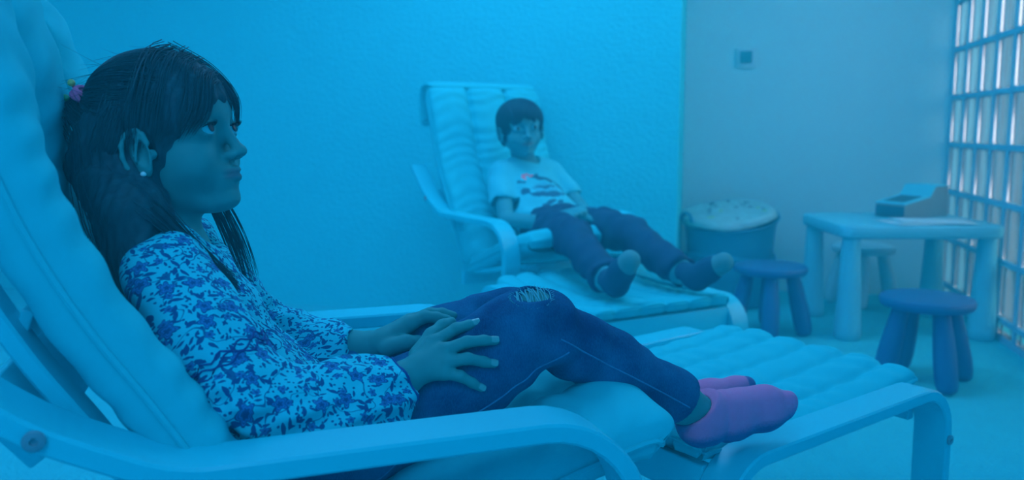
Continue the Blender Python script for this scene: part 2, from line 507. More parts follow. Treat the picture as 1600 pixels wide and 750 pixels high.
def build_cushion(name, parent, piping=True, m=None, **k):
    v, f, loops, vs = cushion(**k)
    o = pydata(name, v, f, m or M_canvas, parent)
    if piping:
        mb = MB()
        for lp in loops: mb.tube(lp, .0036, 6, closed=True)
        mb.build('piping', M_piping, o)
    return o

# ------------------------------------------------------------------ bentwood armchair
BACKP = [(-.215, .385), (-.252, .44), (-.302, .54), (-.352, .625), (-.406, .71), (-.450, .80), (-.483, .90), (-.512, .98), (-.537, 1.052)]
SEATP = [(.205, .470), (.200, .508), (.160, .530), (.08, .514), (-.05, .474), (-.16, .430), (-.26, .395), (-.32, .378)]
def offset_path(P, d):
    P = catmull([(p[0], 0, p[1]) for p in P], 40)[:, [0, 2]]
    T = np.gradient(P, axis=0); T /= np.linalg.norm(T, axis=1)[:, None]
    N = np.stack([-T[:, 1], T[:, 0]], 1)
    return P + N * d
def make_armchair(loc, yaw, label, sag_back=None, sag_seat=None, arm_h=.551, seed=1, flap=True):
    t = empty('bentwood_armchair', (loc[0], loc[1], 0), R(yaw), label=label, cat='armchair', group=None)
    ah = arm_h - .011
    P = [(-.60, .012), (.105, .012), (.105, ah), (-.375, ah), (-.50, ah + .062), (-.62, ah + .175)]
    P = fillet(P, [.10, .115, .16, .35], 9)
    for s in (-1, 1):
        y0 = s * .285 - .033
        v, f = band(P, y0, y0 + .066, .022)
        mb = MB(); mb.add(v, f); a = mb.build('arm_frame', M_frame, t)
        mb = MB()
        pi_ = int(np.argmin(np.abs(P[:, 0] + .482))); 
        for (x, z, nx) in ((P[pi_, 0], P[pi_, 1], 0),):
            mb.lathe([(0.0, 0), (.0085, 0), (.0095, .001), (.0095, .0035), (.008, .0045), (.0035, .0045), (.003, .002), (0.0, .002)], (x, s * .318, z), 20, Matrix.Rotation(-s * PI / 2, 3, 'X'))
        mb.build('bolt', M_bolt, a)
    # continuous back + seat rails
    bk = offset_path(BACKP[2:], .118)
    st = [(.125, .395), (.02, .385), (-.15, .345), (-.30, .325)]
    rail = np.vstack([fillet([st[0], st[1], st[2], st[3], tuple(bk[0]), tuple(bk[6])], [.1, .2, .1, .08], 6)[:-1], bk[6:]])
    for s in (-1, 1):
        y0 = s * .215 - .022
        v, f = band(rail, y0, y0 + .044, .018)
        mb = MB(); mb.add(v, f); mb.build('back_rail', M_frame, t)
    # cross bars between the arm frames
    for (x, z, ax, hw, hh) in ((-.52, ah + .045, 0, .012, .042), (.055, .36, 0, .011, .034), (-.30, .30, 0, .011, .03)):
        mb = MB(); mb.box((x, 0, z), (hw, .252, hh), Matrix.Rotation(R(-38 if x < -.4 else 0), 3, 'Y'), .003)
        mb.build('cross_bar', M_frame, t)
    # slats behind the back cushion
    for i in (14, 24, 34):
        p = bk[i]; mb = MB(); mb.box((p[0] + .004, 0, p[1]), (.006, .21, .022), Matrix.Rotation(R(20), 3, 'Y'), .002)
        mb.build('back_slat', M_frame, t)
    build_cushion('back_cushion', t, prof=BACKP[::-1], width=.53, th=.100, seams=(-.09, .09), seed=seed, wr=.0028, wfreq=1.35, sag=sag_back)
    build_cushion('seat_cushion', t, prof=SEATP[::-1], width=.505, th=.085, seams=(-.085, .085), seed=seed + 2, wr=.0030, sag=sag_seat)
    if flap:
        fl = [(-.555, 1.055), (-.60, 1.064), (-.645, 1.050), (-.668, 1.0), (-.668, .95), (-.660, .88)]
        build_cushion('headrest_flap', t, piping=False, prof=fl[::-1], width=.52, th=.030, seed=seed + 5, wr=.001, nS=50)
    return t
def make_footstool(loc, yaw, label, top=.39, seed=3, dx=.31, sag=None):
    t = empty('bentwood_footstool', (loc[0], loc[1], 0), R(yaw), label=label, cat='footstool')
    h = top - .011
    P = fillet([(-dx + .011, 0), (-dx + .011, h), (dx - .011, h), (dx - .011, 0)], [.085, .085], 9)
    for s in (-1, 1):
        y0 = s * .268 - .032
        v, f = band(P, y0, y0 + .064, .022)
        mb = MB(); mb.add(v, f); a = mb.build('leg_frame', M_frame, t)
        for sx in (-1, 1):
            mb = MB(); mb.lathe([(0.0, 0), (.0085, 0), (.0095, .001), (.0095, .0035), (.008, .0045), (.0035, .0045), (.003, .002), (0.0, .002)], (sx * (dx - .011), s * .300, h - .10), 20, Matrix.Rotation(-s * PI / 2, 3, 'X')); mb.build('bolt', M_bolt, a)
    for sx in (-1, 1):
        mb = MB(); mb.box((sx * (dx - .032), 0, h - .045), (.010, .236, .030), None, .003); mb.build('cross_rail', M_frame, t)
    w_ = dx
    prof = [(-w_ - .0, h + .012), (-w_ * .93, h + .030), (-w_ * .6, h + .020), (0, h + .012), (w_ * .6, h + .020), (w_ * .93, h + .030), (w_ + .0, h + .012)]
    build_cushion('seat_cushion', t, prof=prof[::-1] if False else prof, width=.474, th=.052, seams=(-.17, -.085, 0.0, .085, .17), seed=seed, wr=.0016, sag=sag, puff=.8)
    return t

GO, GY = (-.057, 1.12), 19
BO, BY = (.225, 2.86), -58
def g_sag_back(s, y): return -.062 * np.exp(-(np.abs(y) / .20) ** 6) * (1 / (1 + math.exp(-(s - .20) * 22)))
make_armchair(GO, GY, 'white bentwood armchair in the foreground with the girl reclining in it', seed=1, sag_back=g_sag_back)
make_armchair((.183, 2.93), BY, 'white bentwood armchair by the blue wall with the boy sitting in it', arm_h=.551, seed=6)
make_footstool((.394, 1.515), 36, 'white footstool with quilted cushion under the girl\'s pink socks', seed=4, dx=.33)
make_footstool((.296, 2.465), -62, 'white footstool under the boy\'s dark socked feet', top=.37, seed=9)

# ------------------------------------------------------------------ signed distance modelling
class SDF:
    def __init__(s): s.p = []; s.disp = None
    def cap(s, a, b, r1, r2, k=.01, op=1, ys=1.0, fr=None):
        a = np.array(a, float); b = np.array(b, float)
        if fr is not None: a = fr(a); b = fr(b)
        rr = max(r1, r2); rl = rr / min(ys, 1.0)
        lo = np.minimum(a, b) - np.array([rr, rl, rr]); hi = np.maximum(a, b) + np.array([rr, rl, rr])
        s.p.append(('c', (a, b, r1, r2, ys), k, op, lo, hi)); return s
    def ell(s, c, r, k=.01, op=1, rot=None, fr=None, frR=None):
        c = np.array(c, float); r = np.array(r, float); M = np.eye(3) if rot is None else np.array(rot, float)
        if fr is not None: c = fr(c); M = frR @ M
        m = r.max(); s.p.append(('e', (c, r, M), k, op, c - m, c + m)); return s
    def chain(s, pts, k=.01, ys=1.0, op=1, fr=None):
        for q, w_ in zip(pts[:-1], pts[1:]): s.cap(q[:3], w_[:3], q[3], w_[3], k, op, ys, fr)
        return s
    def cut(s, c, n, k=.002):
        """removes the half space on the side n points to"""
        c = np.array(c, float); n = np.array(n, float); n /= np.linalg.norm(n)
        s.p.append(('h', (c, n), k, -1, None, None)); return s
    def cutball(s, c, n, rad, k=.002):
        """removes the half space on side n, but only within rad of c"""
        c = np.array(c, float); n = np.array(n, float); n /= np.linalg.norm(n)
        s.p.append(('hb', (c, n, rad), k, -1, c - rad, c + rad)); return s
    def prim(s, t, q, P):
        if t == 'c':
            a, b, r1, r2, ys = q
            sc = np.array([1, ys, 1.]); p = P * sc; a = a * sc; b = b * sc
            ba = b - a; L = max(float(ba @ ba), 1e-12); d = p - a
            h = np.clip((d @ ba) / L, 0, 1)
            return np.sqrt(((d - h[:, None] * ba) ** 2).sum(1)) - (r1 + (r2 - r1) * h)
        if t == 'e':
            c, r, M = q
            p = (P - c) @ M
            k0 = np.sqrt(((p / r) ** 2).sum(1)); k1 = np.sqrt(((p / r ** 2) ** 2).sum(1)) + 1e-9
            return k0 * (k0 - 1) / k1
        if t == 'h':
            c, n = q
            return -((P - c) @ n)
        if t == 'hb':
            c, n, rad = q
            return np.maximum(-((P - c) @ n), np.sqrt(((P - c) ** 2).sum(1)) - rad)
    def ev(s, P, pad):
        D = np.full(len(P), 1.0)
        for t, q, k, op, lo, hi in s.p:
            if pad is not None and lo is not None:
                m = pad + k
                ix = np.nonzero(((P > lo - m) & (P < hi + m)).all(1))[0]
                if len(ix) == 0: continue
                d = s.prim(t, q, P[ix]); D0 = D[ix]
            else:
                ix = slice(None); d = s.prim(t, q, P); D0 = D
            if op == 1:
                h = np.clip(.5 + .5 * (D0 - d) / k, 0, 1); D[ix] = D0 + (d - D0) * h - k * h * (1 - h)
            else:
                h = np.clip(.5 - .5 * (D0 + d) / k, 0, 1); D[ix] = D0 + (-d - D0) * h + k * h * (1 - h)
        if s.disp is not None: D = D + s.disp(P)
        return D
    def mesh(s, h):
        lo = np.min([p[4] for p in s.p if p[4] is not None and p[3] == 1], axis=0) - 4 * h
        hi = np.max([p[5] for p in s.p if p[5] is not None and p[3] == 1], axis=0) + 4 * h
        B = 8; H = B * h
        nb = np.ceil((hi - lo) / H).astype(int) + 1
        g = np.stack(np.meshgrid(*[np.arange(n) for n in nb], indexing='ij'), -1).reshape(-1, 3)
        cen = lo + (g + .5) * H
        d = s.ev(cen, H * 2.2)
        act = g[np.abs(d) < H * 1.35]
        N = nb * B + 2
        st = np.array([N[1] * N[2], N[2], 1], dtype=np.int64)
        loc = np.stack(np.meshgrid(*[np.arange(B + 1)] * 3, indexing='ij'), -1).reshape(-1, 3)
        ids = ((act[:, None, :] * B + loc[None]) @ st).reshape(-1)
        ids = np.unique(ids)
        I = ids // st[0]; J = (ids % st[0]) // st[1]; K = ids % st[1]
        P = lo + np.stack([I, J, K], 1) * h
        D = s.ev(P, 3 * h)
        def look(x):
            q = np.searchsorted(ids, x); q = np.clip(q, 0, len(ids) - 1)
            return q, ids[q] == x
        offs = np.array([[a, b, c] for a in (0, 1) for b in (0, 1) for c in (0, 1)])
        oid = offs @ st
        cd_ = np.zeros((8, len(ids))); ok = np.ones(len(ids), bool)
        for i in range(8):
            q, g_ = look(ids + oid[i]); ok &= g_; cd_[i] = D[q]
        sg = cd_ < 0; n = sg.sum(0)
        cell = ok & (n > 0) & (n < 8)
        ci = np.nonzero(cell)[0]
        cdc = cd_[:, ci]; acc = np.zeros((len(ci), 3)); cnt = np.zeros(len(ci))
        for i in range(8):
            for j in range(i + 1, 8):
                if np.abs(offs[i] - offs[j]).sum() != 1: continue
                x = (cdc[i] < 0) != (cdc[j] < 0)
                t = cdc[i] / np.where(x, cdc[i] - cdc[j], 1)
                acc += np.where(x[:, None], offs[i] + t[:, None] * (offs[j] - offs[i]), 0); cnt += x
        verts = P[ci] + acc / cnt[:, None] * h
        vid = np.full(len(ids), -1); vid[ci] = np.arange(len(ci))
        faces = []
        for ax in range(3):
            e = st[ax]; o1 = st[(ax + 1) % 3]; o2 = st[(ax + 2) % 3]
            q, g_ = look(ids + e)
            x = g_ & ((D < 0) != (D[q] < 0))
            ix = np.nonzero(x)[0]
            quad = []; good = np.ones(len(ix), bool)
            for o_ in (0, o1, o1 + o2, o2):
                qq, gg = look(ids[ix] - o_); v = np.where(gg, vid[qq], -1); good &= v >= 0; quad.append(v)
            F = np.stack(quad, 1)[good]; flip = (D[ix][good] < 0)
            F[~flip] = F[~flip][:, ::-1]
            faces.append(F)
        return verts, np.concatenate(faces)
    def build(s, name, h, m, parent, smooth_it=1):
        v, f = s.mesh(h)
        me = bpy.data.meshes.new(name)
        me.vertices.add(len(v)); me.vertices.foreach_set('co', v.astype(np.float32).reshape(-1))
        me.loops.add(len(f) * 4); me.loops.foreach_set('vertex_index', f.astype(np.int32).reshape(-1))
        me.polygons.add(len(f)); me.polygons.foreach_set('loop_start', np.arange(0, len(f) * 4, 4, dtype=np.int32))
        me.update(calc_edges=True); me.validate()
        o = link(name, me, m, parent)
        return o, v

def rotm(yaw=0, pitch=0, roll=0):
    """head frame: x forward, y left, z up; pitch raises the face, roll tips it to its right"""
    y, p, r_ = R(yaw), R(pitch), R(roll)
    Rz = np.array([[math.cos(y), -math.sin(y), 0], [math.sin(y), math.cos(y), 0], [0, 0, 1]])
    Ry = np.array([[math.cos(p), 0, -math.sin(p)], [0, 1, 0], [math.sin(p), 0, math.cos(p)]])
    Rx = np.array([[1, 0, 0], [0, math.cos(r_), -math.sin(r_)], [0, math.sin(r_), math.cos(r_)]])
    return Rz @ Ry @ Rx
def head_prims(S, org, RM, sc=1.0, smile=False, lid=.0064, ears=(-1, 1)):
    org = np.array(org)
    fr = lambda p: org + RM @ (np.array(p) * sc)
    def E(c, r, k=.01, op=1, rot=None): S.ell(c, np.array(r) * sc, k * sc, op, rot, fr, RM)
    def Cp(a, b, r1, r2, k=.01, op=1): S.cap(a, b, r1 * sc, r2 * sc, k * sc, op, 1.0, fr)
    E((-.003, 0, .031), (.077, .071, .067))
    E((.022, 0, .028), (.0575, .061, .052), .02)
    E((.020, 0, -.028), (.052, .055, .056), .02)
    for s in (-1, 1):
        Cp((-.012, s * .046, -.040), (.046, s * .014, -.079), .015, .013, .022)
        E((.046, s * .034, -.030), (.026, .021, .023), .022)
    E((.0655, 0, -.0785), (.0165, .018, .0130), .016)
    E((.064, 0, -.050), (.0185, .026, .021), .016)
    for s in (-1, 1): Cp((.068, s * .011, .023), (.055, s * .043, .021), .0075, .007, .014)
    Cp((.0750, 0, .012), (.0905, 0, -.0210), .0055, .0068, .010)
    E((.0920, 0, -.0225), (.0085, .0078, .0068), .006)
    for s in (-1, 1): E((.0830, s * .0098, -.0265), (.0085, .0052, .0056), .005)
    for s in (-1, 1):
        E((.0825, s * .0305, .0085), (.0135, .0165, .0100), .010, -1)
    for s in (-1, 1):
        E((.0640, s * .0310, .0070), (.0150, .0152, .0135), .005)
        E((.0785, s * .0322, .0072), (.0130, .0142, lid), .0015, -1)
        E((.0900, s * .0056, -.0300), (.0042, .0026, .0026), .002, -1)
    if smile:
        for s in (-1, 1):
            Cp((.0815, 0, -.0485), (.070, s * .025, -.0445), .0036, .0018, .004)
            Cp((.0815, 0, -.0590), (.071, s * .022, -.0475), .0045, .0018, .004)
            Cp((.0890, 0, -.0535), (.074, s * .024, -.0455), .0034, .0014, .0015, -1)
    else:
        for s in (-1, 1):
            Cp((.0845, 0, -.0448), (.0735, s * .0200, -.0478), .0042, .0018, .004)
            Cp((.0832, 0, -.0530), (.0740, s * .0175, -.0500), .0052, .0020, .004)
            Cp((.0905, 0, -.0486), (.0760, s * .0240, -.0490), .0026, .0013, .0012, -1)
    for s in ears:
        ra = rotm(s * -28, 0) if False else np.eye(3)
        tilt = np.array(rotm(0, 14)) @ np.array([[math.cos(R(22 * s)), -math.sin(R(22 * s)), 0], [math.sin(R(22 * s)), math.cos(R(22 * s)), 0], [0, 0, 1]])
        E((.006, s * .0735, -.012), (.0165, .0060, .0280), .006, 1, tilt)
        E((.011, s * .0790, -.012), (.0092, .0055, .0165), .003, -1, tilt)
        E((.009, s * .0725, -.033), (.0085, .0052, .0095), .005, 1, tilt)
        E((.020, s * .0700, -.016), (.005, .005, .006), .004)
        # folded rim
        arc = [(.006 + .0152 * math.cos(t), s * (.0775 + (.006 if math.cos(t) < 0 else 0) * abs(math.cos(t))), -.012 + .0262 * math.sin(t)) for t in np.linspace(R(20), R(245), 9)]
        for q, w_ in zip(arc[:-1], arc[1:]): Cp(q, w_, .0027, .0027, .003)
        Cp((.009, s * .0790, .002), (.004, s * .0805, -.022), .0020, .0020, .003)
    return fr
def face_parts(parent, fr, RM, sc, gaze=(1, 0, 0), brow=True, lash=True):
    g = np.array(gaze, float); g /= np.linalg.norm(g)
    Mx = Matrix([list(r_) for r_ in RM])
    for s in (-1, 1):
        c = fr((.0640, s * .0310, .0070))
        mb = MB(); n = 20
        prof = [(.0136 * sc * math.sin(PI * i / n), -.0136 * sc * math.cos(PI * i / n)) for i in range(n + 1)]
        mb.lathe(prof, c, 28)
        eye = mb.build('eyeball', M_eye, parent)
        gw = Vector(RM @ g); q = Vector((0, 0, 1)).rotation_difference(gw).to_matrix()
        mb = MB(); r_ = .0136 * sc + .0004
        prof = [(r_ * math.sin(t), r_ * math.cos(t)) for t in np.linspace(R(26), 0.02, 8)]
        mb.lathe(prof, c, 24, q); mb.build('iris', M_iris, eye)
        if lash:
            mb = MB()
            for i in range(13):
                t = i / 12 - .5
                x0 = np.array((.0775 - .006 * (2 * t) ** 2, s * (.0318 + .021 * t), .0128 - .0035 * (2 * t) ** 2))
                d = np.array((.0065, s * .0035 * (t * 2 + .3), .0030))
                mb.tube([fr(x0), fr(x0 + d * .6), fr(x0 + d + np.array((0, 0, .0012)))], [.00045, .0003, .00012], 4)
            pts = [fr((.0782 - .007 * (2 * t) ** 2, s * (.0318 + .023 * t), .0133 - .0040 * (2 * t) ** 2)) for t in np.linspace(-.5, .5, 9)]
            mb.tube(pts, [.0004, .0008, .0010, .0011, .0011, .0011, .0010, .0008, .0004], 5)
            mb.build('eyelashes', M_lash, parent)
        if brow:
            mb = MB()
            for i in range(46):
                t = random.random()
                x0 = np.array((.0768 - .017 * t ** 1.6, s * (.014 + .032 * t), .0265 + .004 * math.sin(t * PI) - .002 * t + random.uniform(-.0022, .0022)))
                d = np.array((-.002 - .003 * t, s * .006, .0010))
                mb.tube([fr(x0), fr(x0 + d)], [.0005, .00015], 3)
            mb.build('eyebrow', M_lash, parent)
def tints(o, v, fr, RM, org, sc, moles=()):
    L = ((v - np.array(org)) @ RM) / sc
    lip = np.exp(-(((L[:, 0] - .082) / .012) ** 2 + (L[:, 1] / .0205) ** 4 + ((L[:, 2] + .0488) / .0066) ** 4))
    mo = np.zeros(len(v))
    for (x, y, z, r_) in moles: mo = np.maximum(mo, (((L - np.array((x, y, z))) ** 2).sum(1) < r_ * r_) * 1.0)
    a = o.data.attributes.new('tint', 'FLOAT_COLOR', 'POINT')
    a.data.foreach_set('color', np.stack([np.clip(lip, 0, 1), mo, mo * 0, mo * 0 + 1], 1).astype(np.float32).reshape(-1))
def strands_mesh(curves, rad, name, m, parent):
    """curves: (n, k, 3) array -> thin three-sided tubes in one mesh"""
    C = np.array(curves); n, k, _ = C.shape
    T = np.gradient(C, axis=1); T /= np.linalg.norm(T, axis=2)[..., None] + 1e-9
    up = np.array([.3, -.8, .5]); A = np.cross(T, up); A /= np.linalg.norm(A, axis=2)[..., None] + 1e-9
    Bn = np.cross(T, A)
    rr = np.asarray(rad).reshape(-1, 1, 1) * (1 - .75 * np.linspace(0, 1, k) ** 3)[None, :, None]
    V_ = np.stack([C + (A * math.cos(q) + Bn * math.sin(q)) * rr for q in (0, 2 * PI / 3, 4 * PI / 3)], 2)
    base = (np.arange(n)[:, None] * k + np.arange(k - 1)[None]) * 3
    base = base.reshape(-1)
    F = np.concatenate([np.stack([base + a, base + b, base + 3 + b, base + 3 + a], 1) for a, b in ((0, 1), (1, 2), (2, 0))])
    me = bpy.data.meshes.new(name)
    v = V_.reshape(-1, 3)
    me.vertices.add(len(v)); me.vertices.foreach_set('co', v.astype(np.float32).reshape(-1))
    me.loops.add(len(F) * 4); me.loops.foreach_set('vertex_index', F.astype(np.int32).reshape(-1))
    me.polygons.add(len(F)); me.polygons.foreach_set('loop_start', np.arange(0, len(F) * 4, 4, dtype=np.int32))
    me.update(calc_edges=True)
    return link(name, me, m, parent)
def lock(guides, n, r0, r1, k=14, jit=.0012, flat=None):
    """strands around a guide polyline, spread r0 at the root and r1 at the tip"""
    g = catmull(guides, k); out = []
    for _ in range(n):
        d = rng.normal(size=3) * .5
        sp = (r0 + (r1 - r0) * np.linspace(0, 1, k))[:, None]
        d2 = rng.normal(size=3) * .35
        w_ = np.linspace(0, 1, k)[:, None]
        q = g + d * sp * (1 - .4 * w_) + d2 * sp * w_ + jit * np.sin(np.linspace(0, 5, k) + rng.uniform(0, 6))[:, None] * rng.normal(size=3)
        # different lengths
        t = rng.uniform(.82, 1.0); ii = np.linspace(0, (k - 1) * t, k)
        q = np.stack([np.interp(ii, np.arange(k), q[:, c]) for c in range(3)], 1)
        out.append(q)
    return out
# ------------------------------------------------------------------ the girl
def make_girl():
    t = empty('person', (GO[0], GO[1], 0), R(GY), label='girl in a floral blouse, ripped jeans and pink socks reclining in the foreground armchair', cat='person')
    org = np.array((-.391, 0, .847)); RM = rotm(-25, 7, 0)
    HL = lambda p: org + RM @ np.array(p, float)
    # ---- body: one continuous skin
    S = SDF()
    fr = head_prims(S, org, RM, 1.0)
    S.cap(HL((-.020, 0, -.045)), (-.395, -.003, .715), .041, .043, .022)
    S.cap((-.395, -.09, .700), (-.395, .09, .700), .030, .030, .03)
    S.chain([(-.395, 0, .68, .055), (-.35, 0, .60, .052), (-.29, 0, .51, .055), (-.24, 0, .455, .06)], .03, .66)
    for s in (-1, 1):
        S.chain([(-.24, .06 * s, .455, .05), (-.04, -.1 if s < 0 else .085, .541 if s < 0 else .528, .045), (.058 if s < 0 else .085, -.1 if s < 0 else .085, .603 if s < 0 else .568, .0435)], .02)
    S.chain([(.058, -.1, .603, .0425), (.172, -.1, .536, .034), (.280, -.1, .474, .029), (.312, -.1, .454, .0245)], .015)
    S.chain([(.085, .085, .568, .040), (.21, .075, .50, .034), (.32, .04, .440, .028), (.355, .035, .43, .0245)], .015)
    # feet inside the socks
    S.chain([(.312, -.1, .454, .022), (.322, -.1, .431, .022), (.425, -.1, .441, .020), (.450, -.1, .447, .014)], .01)
    S.chain([(.355, .035, .43, .022), (.37, .035, .420, .02), (.45, .03, .420, .018)], .01)
    # right arm and hand
    S.chain([(-.385, -.12, .70, .032), (-.309, -.19, .575, .027), (-.20, -.17, .560, .024), (-.128, -.148, .563, .0195), (-.112, -.146, .572, .0185)], .01)
    W = (-.112, -.146, .572)
    K = [(-.087, -.130, .5995), (-.079, -.148, .593), (-.079, -.158, .582), (-.083, -.162, .570)]
    for kx, r_ in zip(K, (.0105, .0108, .0105, .0094)): S.cap(W, kx, .0135, r_, .008)
    F_ = [[(-.087, -.130, .5995, 0.0086), (-.057, -.124, .6135, 0.0072), (-.039, -.120, .6155, 0.0064), (-.0285, -.119, .617, 0.0053)],
          [(-.079, -.148, .593, 0.0088), (-.051, -.153, .603, 0.0074), (-.028, -.149, .602, 0.0065), (-.0135, -.150, .6005, 0.0055)],
          [(-.079, -.158, .582, 0.0086), (-.054, -.166, .586, 0.0072), (-.033, -.163, .579, 0.0065), (-.0195, -.163, .575, 0.0053)],
          [(-.083, -.162, .570, 0.0077), (-.064, -.169, .566, 0.0067), (-.049, -.169, .556, 0.0058), (-.0375, -.169, .548, 0.0048)]]
    for f in F_: S.chain(f, .0035)
    S.chain([(-.108, -.125, .585, .010), (-.085, -.108, .603, .009), (-.068, -.100, .612, .008), (-.055, -.094, .615, .0065)], .006)
    # left arm and hand
    S.chain([(-.385, .12, .70, .032), (-.27, .19, .545, .027), (-.19, .12, .545, .024), (-.135, .055, .553, .0185), (-.122, .045, .558, .0175)], .01)
    W = (-.120, .042, .560)
    for kx, r_ in (((-.083, .042, .583), .0125), ((-.077, .062, .582), .0120), ((-.078, .080, .576), .0115), ((-.082, .094, .566), .0105)): S.cap(W, kx, .0140, r_, .010)
    S.chain([(-.118, .025, .556, .0125), (-.092, .020, .5625, .0105), (-.075, .022, .5605, .0090), (-.062, .024, .5575, .0076)], .005)
    S.chain([(-.083, .040, .583, .0105), (-.060, .040, .5925, .0088), (-.043, .038, .5905, .0078), (-.027, .036, .587, .0064)], .0035)
    S.chain([(-.077, .062, .582, .0100), (-.048, .060, .592, .0085), (-.030, .056, .592, .0076), (-.014, .052, .588, .0062)], .0035)
    S.chain([(-.078, .080, .576, .0100), (-.050, .082, .585, .0085), (-.032, .082, .583, .0075), (-.018, .082, .579, .0062)], .0035)
    S.chain([(-.082, .094, .566, .0090), (-.062, .102, .571, .0076), (-.046, .104, .568, .0066), (-.036, .105, .565, .0056)], .0035)
    body, v = S.build('body', .0019, M_skin, t)
    tints(body, v, fr, RM, org, 1.0, moles=((.052, -.047, -.030, .0016), (.050, -.049, -.036, .0011)))
    face_parts(body, fr, RM, 1.0, gaze=(.97, -.10, .16))
    # finger nails
    def nail(p, q, nrm, r_):
        p = np.array(p); q = np.array(q); d = (q - p) / np.linalg.norm(q - p); nrm = np.array(nrm, float)
        nrm -= d * (nrm @ d); nrm /= np.linalg.norm(nrm); sd = np.cross(d, nrm)
        c = q - d * .0012
        vs = []; fs = []
        for i in range(6):
            for j in range(7):
                u_ = (i / 5 - .5) * .0095; w_ = (j / 6 - .5) * 1.7
                k_ = 1 - .25 * (abs(i / 5 - .5) * 2) ** 3
                vs.append(c + d * u_ + (nrm * math.cos(w_ * k_) + sd * math.sin(w_ * k_)) * (r_ + .0006))
        for i in range(5):
            for j in range(6): a = i * 7 + j; fs.append((a, a + 1, a + 8, a + 7))
        o = pydata('fingernail', vs, fs, M_nail, body)
    for f in F_: nail(f[2][:3], f[3][:3], (-.15, -.72, .68), f[3][3] + .0003)
    nail((-.075, .022, .5605), (-.062, .024, .5575), (0, -.75, .66), .0078)
    # earring
    e = HL((.010, -.0785, -.0375)); mb = MB()
    mb.lathe([(.0034 * math.sin(PI * i / 12), -.0034 * math.cos(PI * i / 12)) for i in range(13)], e, 16)
    mb.build('earring', M_pearl, t)

    # ---- blouse
    B = SDF()
    B.chain([(-.393, 0, .675, .074), (-.355, 0, .60, .070), (-.300, 0, .515, .076), (-.255, 0, .455, .086), (-.215, 0, .44, .080)], .03, .66)
    B.chain([(-.372, 0, .655, .052), (-.335, 0, .600, .048)], .03, .55)
    for s in (-1, 1): B.cap((-.395, .035 * s, .722), (-.390, .105 * s, .700), .030, .040, .025)
    B.chain([(-.385, -.120, .698, .048), (-.350, -.160, .640, .049), (-.312, -.188, .582, .047)], .018)
    B.chain([(-.312, -.188, .582, .045), (-.262, -.182, .556, .046), (-.205, -.170, .548, .048), (-.160, -.160, .552, .045), (-.134, -.152, .558, .033)], .012)
    B.chain([(-.385, .120, .698, .048), (-.330, .165, .620, .045), (-.275, .188, .553, .043)], .018)
    B.chain([(-.275, .188, .553, .043), (-.225, .150, .545, .040), (-.185, .110, .545, .034), (-.150, .074, .549, .026)], .012)
    # ruffled lower part lying over the hips
    B.chain([(-.250, -.06, .47, .075), (-.190, -.09, .475, .060)], .02)
    B.chain([(-.250, .06, .47, .075), (-.200, .09, .475, .060)], .02)
    B.cap(HL((-.028, 0, -.03)), (-.385, 0, .73), .040, .046, .006, -1)   # neckline
    B.ell((-.335, 0, .745), (.045, .05, .035), .01, -1)
    B.cutball((-.131, -.1515, .5590), (.88, .18, .38), .06, .003)
    B.cap((-.137, -.153, .557), (-.115, -.146, .566), .023, .026, .003, -1)
    B.cutball((-.152, .077, .549), (.55, -.80, .15), .04, .003)
    B.cap((-.160, .086, .548), (-.140, .062, .551), .021, .023, .003, -1)
    def bd(P):
        x, y, z = P.T
        # folds run down the sleeve and gather at elbow, cuff and waist
        arm = np.exp(-((x + .20) / .10) ** 2)
        f1 = .0026 * np.sin(150 * (x * .55 + z * .83) + 4 * np.sin(40 * y) + 2 * np.sin(35 * x)) * np.exp(-(((x + .30) ** 2 + (z - .575) ** 2) / .0028))
        ang = np.arctan2(z - .553, y + .166)
        f2 = .0034 * np.sin(7 * ang + 30 * x + 1.5 * np.sin(60 * x)) * np.exp(-((x + .185) / .055) ** 2) * (y < -.05)
        f3 = .0026 * np.sin(60 * x - 90 * z + 5 * np.sin(22 * z + 14 * y)) * np.exp(-((z - .54) / .09) ** 2)
        f4 = .0016 * np.sin(48 * z + 30 * y + 3 * np.sin(30 * x)) + .0007 * np.sin(110 * x + 90 * y - 60 * z)
        return f1 + f2 + f3 + f4
    B.disp = bd
    bl, bv = B.build('blouse', .0026, M_floral, t)
    # dark trim bands: armhole seam, sleeve seam above the elbow, cuff edge
    def on_surface(S_, p, d):
        """pushes p along d to the surface of S_"""
        p = np.array(p, float); d = np.array(d, float); d /= np.linalg.norm(d)
        for _ in range(24):
            q = S_.ev(p[None], .25)[0]
            p = p + d * (-q) * .8
        return p
    def ring(c, ax, n, r0, amp=0, fq=0, a0=0, a1=2 * PI, k=64, S_=None):
        ax = np.array(ax, float); ax /= np.linalg.norm(ax)
        u_ = np.cross(ax, (0, 1, .01)); u_ /= np.linalg.norm(u_); w_ = np.cross(ax, u_)
        out = []
        for q in np.linspace(a0, a1, k):
            d = u_ * math.cos(q) + w_ * math.sin(q)
            p = on_surface(S_, np.array(c) + d * r0, d) + d * .0004 + ax * amp * math.sin(fq * q)
            out.append(p)
        return out
    for am, fq, o_ in ((.0035, 9, 0), (.0028, 11, .006), (.003, 13, -.006)):
        mb = MB(); c = np.array((-.330, -.176, .607)) + np.array((.62, -.25, -.72)) * o_
        mb.tube(ring(c, (.52, -.35, -.78), 0, .045, am, fq, S_=B), .0011, 5); mb.build('sleeve_trim', M_navy, bl)
    mb = MB()
    mb.tube(ring((-.132, -.152, .5585), (.88, .18, .38), 0, .03, .0005, 8, S_=B), .0016, 5)
    mb.build('cuff_trim', M_navy, bl)

    # ---- jeans
    J = SDF()
    J.chain([(-.26, -.05, .455, .075), (-.23, -.085, .455, .072), (-.04, -.1, .543, .062), (.025, -.1, .586, .0550), (.060, -.1, .602, .0505)], .02)
